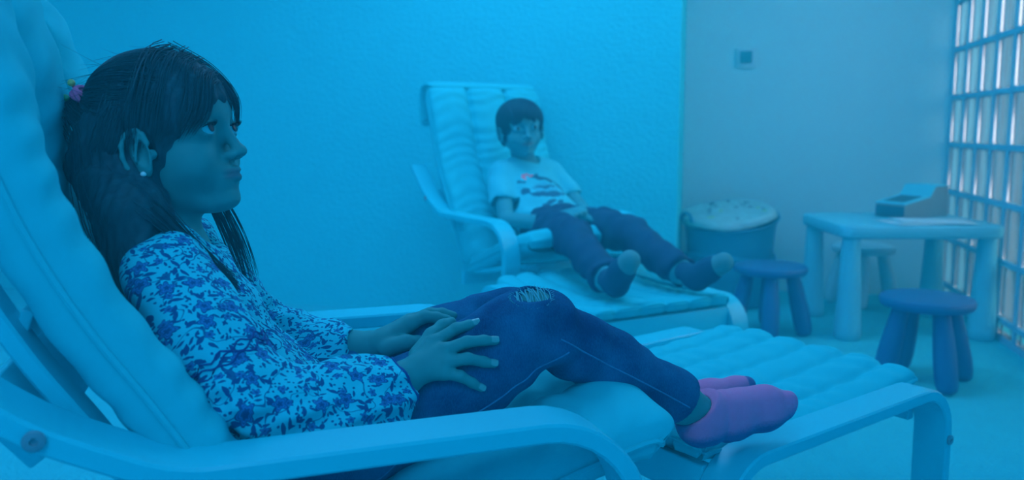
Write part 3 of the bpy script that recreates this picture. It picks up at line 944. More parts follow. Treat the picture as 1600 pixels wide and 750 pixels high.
    J.chain([(.060, -.1, .602, .0500), (.172, -.1, .538, .0445), (.275, -.1, .477, .0405), (.296, -.1, .465, .0405)], .012)
    J.chain([(-.26, .05, .455, .075), (-.23, .085, .455, .070), (-.04, .085, .530, .058), (.085, .085, .568, .050)], .02)
    J.chain([(.085, .085, .568, .050), (.21, .075, .505, .043), (.318, .045, .446, .040)], .012)
    J.cutball((.281, -.1, .474), (.80, 0, -.60), .07, .0015)
    J.cap((.252, -.1, .491), (.32, -.1, .450), .0355, .0370, .002, -1)
    J.cutball((.312, .048, .448), (.85, -.15, -.48), .07, .0015)
    J.cap((.28, .056, .466), (.34, .04, .436), .034, .036, .002, -1)
    pre = list(J.p)
    J.ell((.046, -.120, .651), (.027, .026, .013), .003, -1)            # rip over the knee
    def jd(P):
        x, y, z = P.T
        kn = np.exp(-(((x - .068) / .055) ** 2 + ((z - .572) / .05) ** 2))
        f = .0042 * kn * np.sin(150 * (x * .3 + z * .75) + 3 * np.sin(30 * x) + 20 * y)
        f += .0022 * np.sin(42 * x - 70 * z + 3 * np.sin(25 * x + 18 * y))
        hip = np.exp(-((x + .20) / .08) ** 2); f += .003 * hip * np.sin(70 * (x + z) + 20 * y)
        cf = np.exp(-((x - .27) / .05) ** 2); f += .0018 * cf * np.sin(120 * (x * .8 - z * .55) + 2 * np.sin(50 * z))
        return f
    J.disp = jd
    jn, jv = J.build('jeans', .0028, M_denim, t)
    # knee rip threads and outer seams
    mb = MB()
    J0 = SDF(); J0.p = pre
    for i in range(20):
        x0 = .026 + .042 * i / 19 + random.uniform(-.001, .001)
        pts = []
        if random.random() < .15: continue
        for q in np.linspace(-.026, .024, 8):
            p = on_surface(J0, (x0 + .10 * q + .0035 * math.sin(i * 3.7 + q * 60), -.119 + q + .0012 * math.sin(9 * i + q * 300), .648), (0, -.3, 1))
            pts.append(p + np.array((0, 0, -.002 + .0012 * math.sin(i * 2.1 + q * 80))))
        mb.tube(pts, [random.uniform(.0005, .0012)] * 8, 4)
    for i in range(38):
        a = 2 * PI * i / 38
        p = on_surface(J0, (.046 + .027 * math.cos(a), -.120 + .025 * math.sin(a), .648), (0, -.3, 1))
        d = np.array((math.cos(a + random.uniform(-.7, .7)), math.sin(a), .5)) * random.uniform(.002, .005)
        mb.tube([p, p + d], [.0006, .0002], 3)
    mb.build('frayed_threads', M_thread, jn)
    def seam(pts, d0, name='seam', r_=.0012, n=46):
        c = catmull(pts, n); out = []
        for i, p in enumerate(c): out.append(on_surface(J, p, d0) + np.array(d0) * .0002)
        m_ = MB(); m_.tube(out, r_, 5); m_.build(name, M_seam, jn)
    seam([(-.22, -.16, .40), (-.10, -.165, .480), (.02, -.155, .545), (.085, -.145, .580)], (0, -.86, -.2))
    seam([(.075, -.145, .594), (.15, -.14, .549), (.23, -.135, .503), (.274, -.135, .476)], (0, -.9, .15))

    # ---- socks
    K_ = SDF()
    K_.chain([(.313, -.1, .455, .0305), (.318, -.1, .442, .031)], .006)
    K_.chain([(.318, -.1, .444, .031), (.314, -.1, .434, .0285), (.372, -.1, .434, .0275), (.425, -.1, .443, .0280), (.456, -.1, .447, .0240)], .016)
    K_.chain([(.318, -.1, .456, .029), (.378, -.1, .453, .025), (.430, -.1, .455, .024)], .016)
    for i, (dy, dx, r_) in enumerate(((-.012, -.003, .0150), (-.005, .000, .0140), (.002, .001, .0135), (.009, -.001, .0130), (.015, -.005, .0120))):
        K_.ell((.463 + dx, -.100 + dy * 1.1, .457 - .0060 * i), (r_, r_ * .9, r_ * 1.1), .006)
    K_.cut((.309, -.1, .4615), (-.62, 0, .79), .002)
    K_.cap((.325, -.1, .447), (.280, -.1, .476), .0245, .0275, .002, -1)
    K_.disp = lambda P: .0009 * np.sin(260 * P[:, 0]) * np.exp(-((P[:, 0] - .35) / .022) ** 2) + .0008 * np.sin(70 * P[:, 0] + 60 * P[:, 1])
    sk, _ = K_.build('sock', .0021, M_sockmix, t)
    K2 = SDF()
    K2.chain([(.355, .035, .432, .028), (.362, .035, .420, .028)], .006)
    K2.chain([(.362, .035, .424, .027), (.42, .033, .425, .024), (.468, .030, .431, .019), (.488, .028, .436, .0145)], .014)
    K2.cut((.350, .035, .440), (-.62, 0, .79), .002)
    sk2, _ = K2.build('sock', .0024, M_sockmix, t)

    # ---- hair
    H = SDF()
    def HE(c, r_, k=.01, op=1): H.ell(c, r_, k, op, None, HL, RM)
    HE((-.006, 0, .034), (.0830, .0780, .0760))
    HE((-.014, 0, .000), (.074, .0770, .070), .02)
    HE((.022, 0, .034), (.0600, .0670, .060), .015)
    HE((.094, 0, -.024), (.066, .088, .062), .012, -1)
    HE((.000, 0, -.085), (.105, .115, .048), .012, -1)
    for s in (-1, 1): HE((.014, s * .082, -.014), (.018, .020, .026), .006, -1)
    # lengths behind neck and shoulder, pressed between head and cushion
    H.chain([tuple(HL((-.072, -.018, .040))) + (.012,), (-.455, -.020, .850, .028), (-.440, -.035, .790, .036), (-.420, -.062, .735, .038), (-.408, -.095, .690, .028), (-.398, -.120, .660, .016)], .02)
    H.chain([tuple(HL((-.065, -.045, -.020))) + (.035,), (-.425, -.070, .770, .034), (-.415, -.085, .725, .028)], .02)
    H.chain([tuple(HL((-.065, .045, -.020))) + (.035,), (-.43, .060, .770, .034), (-.425, .085, .710, .028), (-.41, .10, .66, .018)], .02)
    H.disp = lambda P: .0012 * np.sin(240 * P[:, 1] + 150 * P[:, 0] + 4 * np.sin(30 * P[:, 2])) + .0009 * np.sin(420 * P[:, 0] - 200 * P[:, 1] + 3 * np.sin(45 * P[:, 2]))
    hr, _ = H.build('hair', .0026, M_hair, t)
    tie = HL((-.0790, -.028, .066))
    cur = []
    Ec = np.array((-.006, 0, .034)); Er = np.array((.0845, .0795, .0775))
    def surf(lon, lat, push=1.0):
        d = np.array((math.cos(lat) * math.cos(lon), math.cos(lat) * math.sin(lon), math.sin(lat)))
        return Ec + Er * d * push
    tl = (tie - org) @ RM
    td = (tl - Ec) / Er; td /= np.linalg.norm(td)
    # A: swept back to the elastic
    for _ in range(900):
        lon = rng.uniform(-2.2, 2.2); lat = rng.uniform(.05, 1.25) if abs(lon) > .9 else rng.uniform(.75, 1.3)
        if abs(lon) > 1.5: lat = rng.uniform(-.15, 1.1)
        d0 = np.array((math.cos(lat) * math.cos(lon), math.cos(lat) * math.sin(lon), math.sin(lat)))
        om = math.acos(np.clip(d0 @ td, -1, 1)); ts = np.linspace(0, 1, 15); pu = rng.uniform(.985, 1.03)
        pts = []
        for q in ts:
            d = (math.sin((1 - q) * om) * d0 + math.sin(q * om) * td) / math.sin(om)
            d[2] += -.10 * math.sin(q * PI) * (1 if lat < .4 else 0); d /= np.linalg.norm(d)
            pts.append(HL(Ec + Er * d * (pu + (.022 * math.sin(q * PI)) - .02 * q)))
        cur.append(np.array(pts))
    cur = [np.array([np.interp(np.linspace(0, 14, 14), np.arange(15), c[:, j]) for j in range(3)]).T for c in cur]
    # B: temples and sides, over the top of the ear and down behind it
    for s in (-1, 1):
        for _ in range(420):
            a = rng.uniform(0, 1)
            p0 = surf(s * rng.uniform(.75, 1.9), rng.uniform(.5, 1.15), 1.01)
            p1 = np.array((-.002 - .030 * a, s * (.079 + .006 * rng.uniform()), .026 + .010 * rng.normal() * .5))
            p2 = np.array((-.024 - .030 * a, s * .080, -.020))
            p3 = np.array((-.038 - .028 * a, s * (.070 - .02 * a), -.070 + .01 * rng.normal()))
            e = np.array((-.425 + .03 * rng.normal() * .5, s * (.085 + .03 * rng.normal() * .5), .700 + .02 * rng.normal()))
            e2 = e + np.array((.012, s * .012, -.05 * rng.uniform(.2, 1.2)))
            cur.append(catmull([HL(p0), HL(p1), HL(p2), HL(p3), e, e2], 14))
    # F: the gathered tail falling behind
    for _ in range(420):
        j = rng.normal(size=3) * .5
        pts = [tie + j * .003, tie + np.array((-.014, -.002, -.020)) + j * .010, np.array((-.466, -.022, .850)) + j * .020, np.array((-.452, -.036, .790)) + j * .028, np.array((-.432, -.062, .735)) + j * .030, np.array((-.425, -.100, .685)) + j * .030, np.array((-.402, -.130, .635 + .02 * rng.normal())) + j * .02]
        cur.append(catmull(pts, 14))
    # G: a hank over the near shoulder
    for _ in range(330):
        j = rng.normal(size=3) * .5
        pts = [HL((-.040, -.074, .000)) + j * .010, HL((-.036, -.074, -.045)) + j * .014, np.array((-.402, -.092, .765)) + j * .016, np.array((-.372, -.098, .735)) + j * .012, np.array((-.340, -.098, .702)) + j * .010, np.array((-.318, -.096, .676 + .006 * rng.normal())) + j * .009]
        cur.append(catmull(pts, 14))
    # E: the hank falling on the far side of the neck
    for _ in range(85):
        j = rng.normal(size=3) * .5
        a = rng.uniform(0, 1)
        pts = [HL((-.030, .075, .010)) + j * .010, HL((.002, .076, -.045)) + j * .012, np.array((-.345 + .018 * a, .060, .765)) + j * .008, np.array((-.330 + .020 * a, .072, .725)) + j * .010, np.array((-.318 + .018 * a, .078, .690)) + j * .011, np.array((-.312 + .022 * a, .080, .655 + .008 * rng.normal())) + j * .008]
        cur.append(catmull(pts, 14))
    # C: fringe from the crown over forehead and temple
    for kk in range(28):
        a = kk / 27; wv = math.sin(kk * 2.4)
        p0 = np.array((.010 + .062 * a, .008 + .006 * wv, .1045 - .036 * a ** 1.8))
        p1 = np.array((.012 + .068 * a, -.040 + .018 * a, .094 - .032 * a ** 1.5))
        p2 = np.array((.010 + .075 * a, -.074 + .036 * a, .055 - .014 * a + .003 * wv))
        p3 = np.array((.004 + .076 * a, -.0810 + .036 * a, .024 - .002 * a))
        p4 = np.array((-.002 + .066 * a + .004 * wv, -.0800 + .026 * a, -.010 + .012 * a + .006 * wv))
        for c in lock([HL(p0), HL(p1), HL(p2), HL(p3), HL(p4)], 36 if a < .45 else 20, .012 if a < .45 else .0085, .006 if a < .45 else .004, 14, .0006): cur.append(c)
    # far-side fringe
    for kk in range(7):
        a = kk / 6
        r0 = surf(.1, 1.25, 1.0)
        for c in lock([HL(r0), HL((.055, .02 + .02 * a, .084 - .006 * a)), HL((.083 - .010 * a, .022 + .030 * a, .045)), HL((.080 - .018 * a, .030 + .036 * a, .014 - .01 * a))], 14, .008, .003, 14, .0006): cur.append(c)
    # flyaways
    for _ in range(60):
        lon = rng.uniform(-3, 3); lat = rng.uniform(.35, 1.2)
        p = surf(lon, lat, 1.0); d = rng.normal(size=3) * .008 + np.array((-.03, 0, -.002))
        cur.append(catmull([HL(p), HL(p * 1.025 + d * .6), HL(p * 1.035 + d * 1.6 + rng.normal(size=3) * .004)], 14))
    n = len(cur)
    rad = rng.uniform(.00040, .00075, n); rad[-60:] = .00018
    strands_mesh(cur, rad, 'hair_strands', M_hair, hr)
    # elastic with two beads
    mb = MB(); ax = RM @ np.array((-.80, 0, -.55)); q = Vector((0, 0, 1)).rotation_difference(Vector(ax)).to_matrix()
    ht = empty('hair_elastic', (0, 0, 0)); ht.parent = hr
    for off, rr in ((-.003, .0110), (.001, .0125), (.005, .0110)):
        pts = [Vector(tie) + q @ Vector((rr * math.cos(x), rr * math.sin(x), off + .002 * math.sin(2 * x + off * 900))) for x in np.linspace(0, 2 * PI, 28)[:-1]]
        mb.tube(pts, .0027, 7, closed=True)
    ob = mb.build('elastic_band', M_pink, ht)
    for c, m_ in (((-.0930, -.042, .0640), M_green), ((-.0850, -.038, .0810), M_yellow)):
        mb = MB(); mb.lathe([(0.0044 * math.sin(PI * i / 12), -.0044 * math.cos(PI * i / 12)) for i in range(13)], HL(c), 18); mb.build('bead', m_, ht)
    return t
M_nail = mat('nail', (0.12, 0.46, 0.46), .25, None, None, .6)
M_navy = mat('navy_trim', (0.02, 0.08, 0.30), .8)
M_seam = mat('denim_seam', (0.03, 0.24, 0.44), .85, (300, .4))
def mat_sock():
    m = bpy.data.materials.new('pink_sock_dark_sole'); m.use_nodes = True
    k = NT(m); b = m.node_tree.nodes['Principled BSDF']
    tc = k.n('ShaderNodeTexCoord'); sp = k.n('ShaderNodeSeparateXYZ'); k.put(sp, 0, tc.outputs['Object'])
    n = k.n('ShaderNodeTexNoise'); k.put(n, 'Vector', tc.outputs['Object']); n.inputs['Scale'].default_value = 500
    # the dark knitted sole rises a little towards the toes
    zz = k.math('SUBTRACT', sp.outputs[2], k.math('ADD', .4255, k.math('MULTIPLY', k.math('SUBTRACT', sp.outputs[0], .33), .10)))
    f = k.math('ADD', k.math('MULTIPLY', zz, 80.0), k.math('MULTIPLY', k.math('SUBTRACT', n.outputs['Fac'], .5), .8))
    toe = k.math('MULTIPLY', k.math('SUBTRACT', sp.outputs[0], .4800), 260.0)
    rp = k.n('ShaderNodeClamp'); k.put(rp, 0, k.math('SUBTRACT', k.math('ADD', f, .5), k.math('MAXIMUM', toe, 0.0)))
    k.put(b, 'Base Color', k.mix(rp.outputs[0], (.12, .13, .34, 1), (1.0, .24, .50, 1)))
    b.inputs['Roughness'].default_value = .95; b.inputs['Sheen Weight'].default_value = .1
    bp = k.n('ShaderNodeBump'); k.put(bp, 'Height', n.outputs['Fac']); bp.inputs['Strength'].default_value = .5; bp.inputs['Distance'].default_value = .0015
    k.put(b, 'Normal', bp.outputs[0])
    return m
M_sockmix = mat_sock()
girl = make_girl()

# ------------------------------------------------------------------ the boy
def mat_print():
    m = bpy.data.materials.new('printed_white_cotton'); m.use_nodes = True
    k = NT(m); b = m.node_tree.nodes['Principled BSDF']
    tc = k.n('ShaderNodeTexCoord'); nz = k.n('ShaderNodeTexNoise'); k.put(nz, 'Vector', tc.outputs['Object']); nz.inputs['Scale'].default_value = 45
    off = k.vec('SCALE', k.vec('SUBTRACT', nz.outputs['Color'], (.5, .5, .5))); off.node.inputs['Scale'].default_value = .022
    sp = k.n('ShaderNodeSeparateXYZ'); k.put(sp, 0, k.vec('ADD', tc.outputs['Object'], off))
    _, y, z = sp.outputs
    front = k.math('GREATER_THAN', k.n('ShaderNodeSeparateXYZ').outputs[0], -9)
    def el(cy, cz, ry, rz, rot=0):
        dy = k.math('SUBTRACT', y, cy); dz = k.math('SUBTRACT', z, cz); c, s_ = math.cos(rot), math.sin(rot)
        Y = k.math('ADD', k.math('MULTIPLY', dy, c), k.math('MULTIPLY', dz, s_)); Z = k.math('SUBTRACT', k.math('MULTIPLY', dz, c), k.math('MULTIPLY', dy, s_))
        Y = k.math('DIVIDE', Y, ry); Z = k.math('DIVIDE', Z, rz)
        return k.math('LESS_THAN', k.math('ADD', k.math('MULTIPLY', Y, Y), k.math('MULTIPLY', Z, Z)), 1.0)
    cy, cz = .030, .645
    parts = [(-.002, -.020, .062, .0075, -.03), (.004, .028, .050, .0045, -.22), (.062, .000, .020, .0060, -.6), (-.066, -.012, .014, .0070, .6),
             (-.020, -.046, .028, .0055, .35), (.020, -.044, .012, .0050, .1), (-.066, .018, .012, .0040, .1), (-.012, .040, .007, .007, 0), (.066, -.020, .012, .005, -.5), (.0, .004, .040, .0035, .05)]
    D = None
    for a, c_, r1, r2, ro in parts:
        e = el(cy + a * 1.25, cz + c_ * 1.15, r1 * 1.25, r2 * 1.25, ro); D = e if D is None else k.math('MAXIMUM', D, e)
    Rd = k.math('MAXIMUM', el(cy - .050, cz + .046, .022, .0042, -.1), el(cy - .066, cz + .040, .0060, .010, .1))
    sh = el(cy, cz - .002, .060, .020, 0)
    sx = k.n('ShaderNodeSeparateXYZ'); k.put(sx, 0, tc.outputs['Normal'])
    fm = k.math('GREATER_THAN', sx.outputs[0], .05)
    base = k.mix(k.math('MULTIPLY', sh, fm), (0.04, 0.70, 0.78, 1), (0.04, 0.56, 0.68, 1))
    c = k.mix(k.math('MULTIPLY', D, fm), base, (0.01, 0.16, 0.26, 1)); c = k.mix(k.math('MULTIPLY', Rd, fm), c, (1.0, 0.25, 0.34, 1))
    k.put(b, 'Base Color', c); b.inputs['Roughness'].default_value = .9
    return m
M_printtee = mat_print()
def make_boy():
    t = empty('person', (.225, 2.86, 0), R(BY), label='smiling boy in a printed white t-shirt and dark trousers sitting by the blue wall', cat='person')
    org = np.array((-.345, -.010, .868)); RM = rotm(-17, -2, 5); sc = 1.10
    HL = lambda p: org + RM @ (np.array(p, float) * sc)
    S = SDF()
    fr = head_prims(S, org, RM, sc, smile=True, lid=.0030)
    S.cap(HL((-.020, 0, -.045)), (-.375, .028, .725), .044, .047, .02)
    S.cap((-.375, -.07, .695), (-.375, .13, .700), .035, .035, .03)
    S.chain([(-.37, .03, .68, .07), (-.31, .03, .60, .068), (-.23, .03, .53, .07), (-.15, .035, .49, .07)], .03, .66)
    S.chain([(-.365, -.095, .685, .037), (-.225, -.148, .530, .030), (-.10, -.085, .530, .025), (-.02, -.040, .553, .021)], .012)
    S.chain([(-.365, .165, .690, .037), (-.195, .185, .545, .030), (-.07, .095, .548, .025), (.0, .035, .566, .021)], .012)
    # hands folded in the lap, left over right
    for (W, dirv, base_) in (((-.015, -.038, .556), (.55, .83, .02), -1), ((.000, .030, .572), (.35, -.93, -.02), 1)):
        W = np.array(W); d = np.array(dirv, float); d /= np.linalg.norm(d); sd = np.cross(d, (0, 0, 1)); sd /= np.linalg.norm(sd)
        for i, o_ in enumerate((-.026, -.009, .008, .024)):
            kx = W + d * (.060 - abs(o_) * .15) + sd * o_; S.cap(W, kx, .017, .0125, .010)
            Lf = (.052, .060, .056, .044)[i]
            S.chain([tuple(kx) + (.0110,), tuple(kx + d * Lf * .5 + np.array((0, 0, -.004))) + (.0096,), tuple(kx + d * Lf + np.array((0, 0, -.014))) + (.0076,)], .004)
        S.chain([tuple(W + d * .01 - sd * .016) + (.013,), tuple(W + d * .04 - sd * .034) + (.011,), tuple(W + d * .066 - sd * .036) + (.0085,)], .006)
    for pts in (((-.12, -.045, .50, .06), (.170, -.125, .50, .048), (.500, -.255, .435, .036), (.545, -.272, .428, .030)), ((-.13, .11, .50, .06), (.210, .085, .50, .048), (.545, -.010, .440, .036), (.60, -.018, .430, .030))):
        S.chain(pts, .02)
    S.chain([(.545, -.272, .428, .028), (.585, -.283, .425, .026), (.635, -.284, .490, .022)], .012)
    S.chain([(.60, -.018, .430, .028), (.630, -.020, .425, .026), (.690, .002, .475, .022)], .012)
    body, v = S.build('body', .0036, M_skin2, t)
    tints(body, v, fr, RM, org, sc)
    face_parts(body, fr, RM, sc, gaze=(.97, .05, .0), lash=False)
    # teeth seen in the smile
    mb = MB(); mb.tube([HL((.0765 - .9 * y * y * 18, y, -.0528 + 6 * y * y)) for y in np.linspace(-.015, .015, 9)], .0028, 6); mb.build('teeth', M_teeth, body)
    T = SDF()
    T.chain([(-.370, .030, .675, .088), (-.325, .030, .61, .084), (-.250, .032, .545, .088), (-.185, .035, .505, .086)], .03, .64)
    for s, y0, e in ((-1, -.085, (-.295, -.128, .600)), (1, .150, (-.280, .180, .612))):
        T.cap((-.370, .03 + .04 * s, .718), (-.368, y0, .695), .038, .044, .025)
        T.cap((-.368, y0, .690), e, .050, .050, .02)
    T.cutball((-.285, -.136, .592), (.55, -.12, -.83), .07, .004); T.cutball((-.268, .187, .600), (.60, .10, -.80), .07, .004)
    T.cap((-.300, -.125, .606), (-.26, -.14, .56), .038, .044, .004, -1); T.cap((-.290, .178, .618), (-.24, .19, .56), .038, .044, .004, -1)
    T.cap(HL((-.02, 0, -.04)), (-.362, .028, .735), .045, .052, .005, -1)
    T.disp = lambda P: .0035 * np.sin(55 * P[:, 2] + 22 * P[:, 1] + 3 * np.sin(20 * P[:, 0])) * np.exp(-((P[:, 2] - .55) / .07) ** 2) + .002 * np.sin(60 * P[:, 1] + 40 * P[:, 2])
    T.build('t_shirt', .005, M_printtee, t)
    Tr = SDF()
    Tr.chain([(-.20, .035, .50, .088), (-.14, .035, .50, .088)], .03, .66)
    Tr.chain([(-.14, -.030, .495, .080), (.03, -.085, .507, .070), (.172, -.128, .503, .062), (.34, -.195, .468, .053), (.495, -.253, .440, .052)], .02)
    Tr.chain([(-.14, .105, .495, .080), (.05, .095, .512, .070), (.212, .085, .506, .062), (.38, .035, .472, .053), (.545, -.010, .444, .050)], .02)
    Tr.cutball((.510, -.258, .438), (.91, -.35, -.2), .08, .004); Tr.cutball((.560, -.012, .441), (.95, -.2, -.2), .08, .004)
    Tr.disp = lambda P: .004 * np.sin(45 * P[:, 0] - 50 * P[:, 2] + 3 * np.sin(30 * P[:, 1])) * .8 + .002 * np.sin(90 * P[:, 0] + 70 * P[:, 1])
    Tr.build('trousers', .005, M_dark, t)
    for ank, heel, toe in (((.515, -.262, .434), (.580, -.283, .429), (.640, -.284, .508)), ((.560, -.014, .440), (.632, -.020, .428), (.708, .006, .486))):
        a, h_, o_ = map(np.array, (ank, heel, toe))
        K1 = SDF(); K1.chain([tuple(a) + (.034,), tuple(h_ + (0, 0, .004)) + (.034,)], .01); K1.chain([tuple(h_ + (0, 0, .006)) + (.036,), tuple(h_ * .45 + o_ * .55 + np.array((-.008, 0, 0))) + (.034,), tuple(o_) + (.027,)], .02)
        so, sv = K1.build('sock', .004, M_blacksock, t)
        K3 = SDF(); d = (o_ - h_) / np.linalg.norm(o_ - h_)
        K3.chain([tuple(h_ * .35 + o_ * .65 + np.array((-.004, 0, 0))) + (.0330,), tuple(o_) + (.0290,)], .01); K3.cut(h_ * .42 + o_ * .58, -d, .003)
        K3.build('toe_cap', .003, M_greysock, so)
    H = SDF()
    def HE(c, r_, k=.01, op=1): H.ell(np.array(c), np.array(r_) * sc, k, op, None, HL, RM)
    HE((-.008, 0, .033), (.094, .081, .074)); HE((-.022, 0, -.008), (.080, .078, .070), .02)
    HE((.090, .004, -.030), (.060, .066, .064), .010, -1); HE((0, 0, -.100), (.12, .12, .050), .01, -1)
    H.disp = lambda P: .003 * np.sin(110 * P[:, 1] + 60 * P[:, 2] + 3 * np.sin(40 * P[:, 0])) + .0015 * np.sin(240 * P[:, 1])
    hr, _ = H.build('hair', .004, M_hair2, t)
    cur = []
    for _ in range(700):
        lon = rng.uniform(-PI, PI)
        e0 = rng.uniform(1.0, 1.5)
        lo_ = rng.uniform(-.12, .10) if abs(lon) < .8 else -.72
        pts = []
        for q in np.linspace(0, 1, 7):
            lat = e0 + (lo_ - e0) * q * rng.uniform(.9, 1.02)
            ll = lon + .25 * (1 - q)
            d = np.array((math.cos(lat) * math.cos(ll), math.cos(lat) * math.sin(ll), math.sin(lat)))
            pts.append(HL(np.array((-.008, 0, .033)) + np.array((.096, .083, .076)) * d * (1 + .02 * q)))
        cur.append(catmull(pts, 14))
    strands_mesh(cur, rng.uniform(.0008, .0014, len(cur)), 'hair_strands', M_hair2, hr)
    return t
M_teeth = mat('teeth_white', (0.2, 0.8, 0.85), .3)
boy = make_boy()

# ------------------------------------------------------------------ children's table and stools
def taper_leg(prof, c, rot=None):
    mb = MB(); mb.lathe(prof, c, 30, rot); return mb
def make_table():
    t = empty('play_table', (1.680, 3.475, 0), R(-1.5), label='light plastic children\'s table with thick tapered legs beside the glass block window', cat='table')
    hx, hy = .330, .270
    def slab(hx, hy, z0, z1, rc, n=8):
        pts = []
        for cx, cy, a0 in ((hx - rc, hy - rc, 0), (-hx + rc, hy - rc, 90), (-hx + rc, -hy + rc, 180), (hx - rc, -hy + rc, 270)):
            for i in range(n + 1):
                a = R(a0 + 90 * i / n); pts.append((cx + rc * math.cos(a), cy + rc * math.sin(a)))
        return pts
    layers = [(.018, .424), (.004, .428), (0, .434), (0, .470), (.003, .476), (.010, .480)]
    vs = []; fs = []
    for ins, z in layers:
        p = slab(hx - ins, hy - ins, 0, 0, .055); m = len(p); vs += [(x, y, z) for x, y in p]
    for i in range(len(layers) - 1):
        for k in range(m): fs.append((i * m + k, i * m + (k + 1) % m, (i + 1) * m + (k + 1) % m, (i + 1) * m + k))
    fs.append(tuple(range(m))[::-1]); fs.append(tuple((len(layers) - 1) * m + k for k in range(m)))
    mb = MB(); mb.add(vs, fs); mb.build('tabletop', M_table, t)
    for sx in (-1, 1):
        for sy in (-1, 1):
            mb = taper_leg([(.030, 0), (.046, .002), (.054, .012), (.054, .04), (.048, .16), (.041, .30), (.036, .424)], (sx * (hx - .055), sy * (hy - .055), 0), None)
            mb.build('leg', M_table, t)
    return t
make_table()
def make_stool(loc, yaw, m, label, tilt=0.0):
    t = empty('play_stool', (loc[0], loc[1], 0), R(yaw), label=label, cat='stool')
    mb = MB(); r_ = .150
    mb.lathe([(.02, .262), (r_ - .020, .262), (r_ - .006, .266), (r_, .276), (r_, .288), (r_ - .005, .296), (r_ - .018, .300), (.02, .300)], (0, 0, 0), 48)
    mb.build('seat', m, t)
    for k in range(4):
        a = R(45 + 90 * k)
        top = Vector((math.cos(a) * .088, math.sin(a) * .088, .266)); bot = Vector((math.cos(a) * .148, math.sin(a) * .148, .0))
        d = top - bot; L = d.length; q = Vector((0, 0, 1)).rotation_difference(d).to_matrix()
        prof = [(.004, .004), (.020, .004), (.029, .012), (.034, .03), (.0365, .07), (.036, .12), (.033, .18), (.029, .23), (.027, L)]
        mb = MB(); mb.lathe(prof, bot, 24, q); mb.build('leg', m, t)
    return t
make_stool((1.420, 2.690), -42, M_stool, 'dark blue stool in front of the play table, nearest to the camera')
make_stool((1.095, 3.345), 30, M_stool, 'dark blue stool left of the play table beside the tub')
make_stool((1.745, 3.935), 20, M_stool2, 'white stool behind the play table against the back wall')

# box on the table: low front, raised rear
def build_box():
    t = empty('display_box', (1.800, 3.590, .480), R(-64), label='white box with a stepped top and dark windows standing on the play table', cat='box')
    W, D = .075, .140
    # front faces -y; profile in y-z rises to the rear in two slopes
    prof = [(-D, 0), (D, 0), (D, .135), (D - .085, .135), (.020, .088), (-D, .060)]
    n = len(prof)
    vs = [(-W, y, z) for y, z in prof] + [(W, y, z) for y, z in prof]
    fs = [tuple(range(n)), tuple(range(n, 2 * n))[::-1]] + [((i + 1) % n, i, i + n, (i + 1) % n + n) for i in range(n)]
    mb = MB(); mb.add(vs, fs); o = mb.build('box_body', M_boxside, t, False)
    def slab(y0, z0, y1, z1, th, wx, m, name, inset=0.0):
        a = Vector((0, y0, z0)); b = Vector((0, y1, z1)); c = (a + b) / 2; d = b - a; ang = math.atan2(d.z, d.y)
        mb = MB(); mb.box((0, c.y - math.sin(ang) * th * .5, c.z + math.cos(ang) * th * .5), (wx, d.length / 2 - inset, th / 2), Matrix.Rotation(ang, 3, 'X'), .001)
        return mb.build(name, m, t, False)
    slab(-D, .060, .020, .088, .006, W + .003, M_box, 'lid_panel'); slab(.020, .088, D - .085, .135, .006, W + .003, M_box, 'lid_panel'); slab(D - .085, .135, D, .135, .006, W + .003, M_box, 'lid_panel')
    slab(-D, .0665, .020, .0945, .002, W - .022, M_boxdark, 'dark_window', .022)
    slab(.020, .0945, D - .085, .1415, .002, W - .022, M_boxdark, 'dark_window', .012)
    mb = MB(); mb.box((0, -D - .001, .032), (W - .002, .002, .020), None, .001); mb.build('front_window', M_boxdark, t, False)
    mb = MB(); mb.box((0, -D - .003, .007), (W - .01, .003, .003), None, .001); mb.build('front_strip', M_boxdark, t, False)
build_box()
for i, (x, y, rz, lab) in enumerate(((1.700, 3.330, 8, 'lower loose paper sheet lying at the front of the play table'), (1.765, 3.345, -12, 'upper loose paper sheet lying crosswise on the play table'))):
    vs = []; fs = []
    for a in range(9):
        for b in range(7):
            u_, v_ = a / 8 - .5, b / 6 - .5
            vs.append((u_ * .297, v_ * .21, .0006 + .004 * max(0, abs(u_) - .3) * (1 + math.sin(7 * v_ + i))))
    for a in range(8):
        for b in range(6): q = a * 7 + b; fs.append((q, q + 7, q + 8, q + 1))
    o = pydata('paper_sheet', vs, fs, M_paper)
    o.location = (x, y, .481 + .0045 * i); o.rotation_euler = (0, 0, R(rz))
    md = o.modifiers.new('th', 'SOLIDIFY'); md.thickness = .0006; md.offset = 1
    tag(o, lab, 'paper')

# ------------------------------------------------------------------ soft tub with a tilted play mat and toys on top
TX, TY = 1.090, 3.97
t = empty('storage_tub', (TX, TY, 0), 0, label='large round blue storage tub in the niche beside the partition wall', cat='tub')
vs = []; fs = []; n = 56
prof = [(.020, .004), (.195, .004), (.215, .02), (.232, .16), (.246, .30), (.254, .345), (.262, .362), (.270, .368), (.266, .374), (.256, .372), (.246, .350), (.236, .29), (.222, .16), (.200, .03), (.02, .022)]
for r_, z in prof:
    for k in range(n):
        a = 2 * PI * k / n; rr = r_ * (1 + .012 * math.sin(3 * a + 1) * (z / .37)); vs.append((rr * math.cos(a), rr * math.sin(a), z * (1 + .09 * math.cos(a - .9) * (z / .37))))
for i in range(len(prof) - 1):
    for k in range(n): fs.append((i * n + k, i * n + (k + 1) % n, (i + 1) * n + (k + 1) % n, (i + 1) * n + k))
fs.append(tuple(range(n))[::-1]); fs.append(tuple((len(prof) - 1) * n + k for k in range(n)))
vs = [(x * .87, y * .87, z * 1.14) for x, y, z in vs]
mb = MB(); mb.add(vs, fs); mb.build('tub_body', M_tub, t)
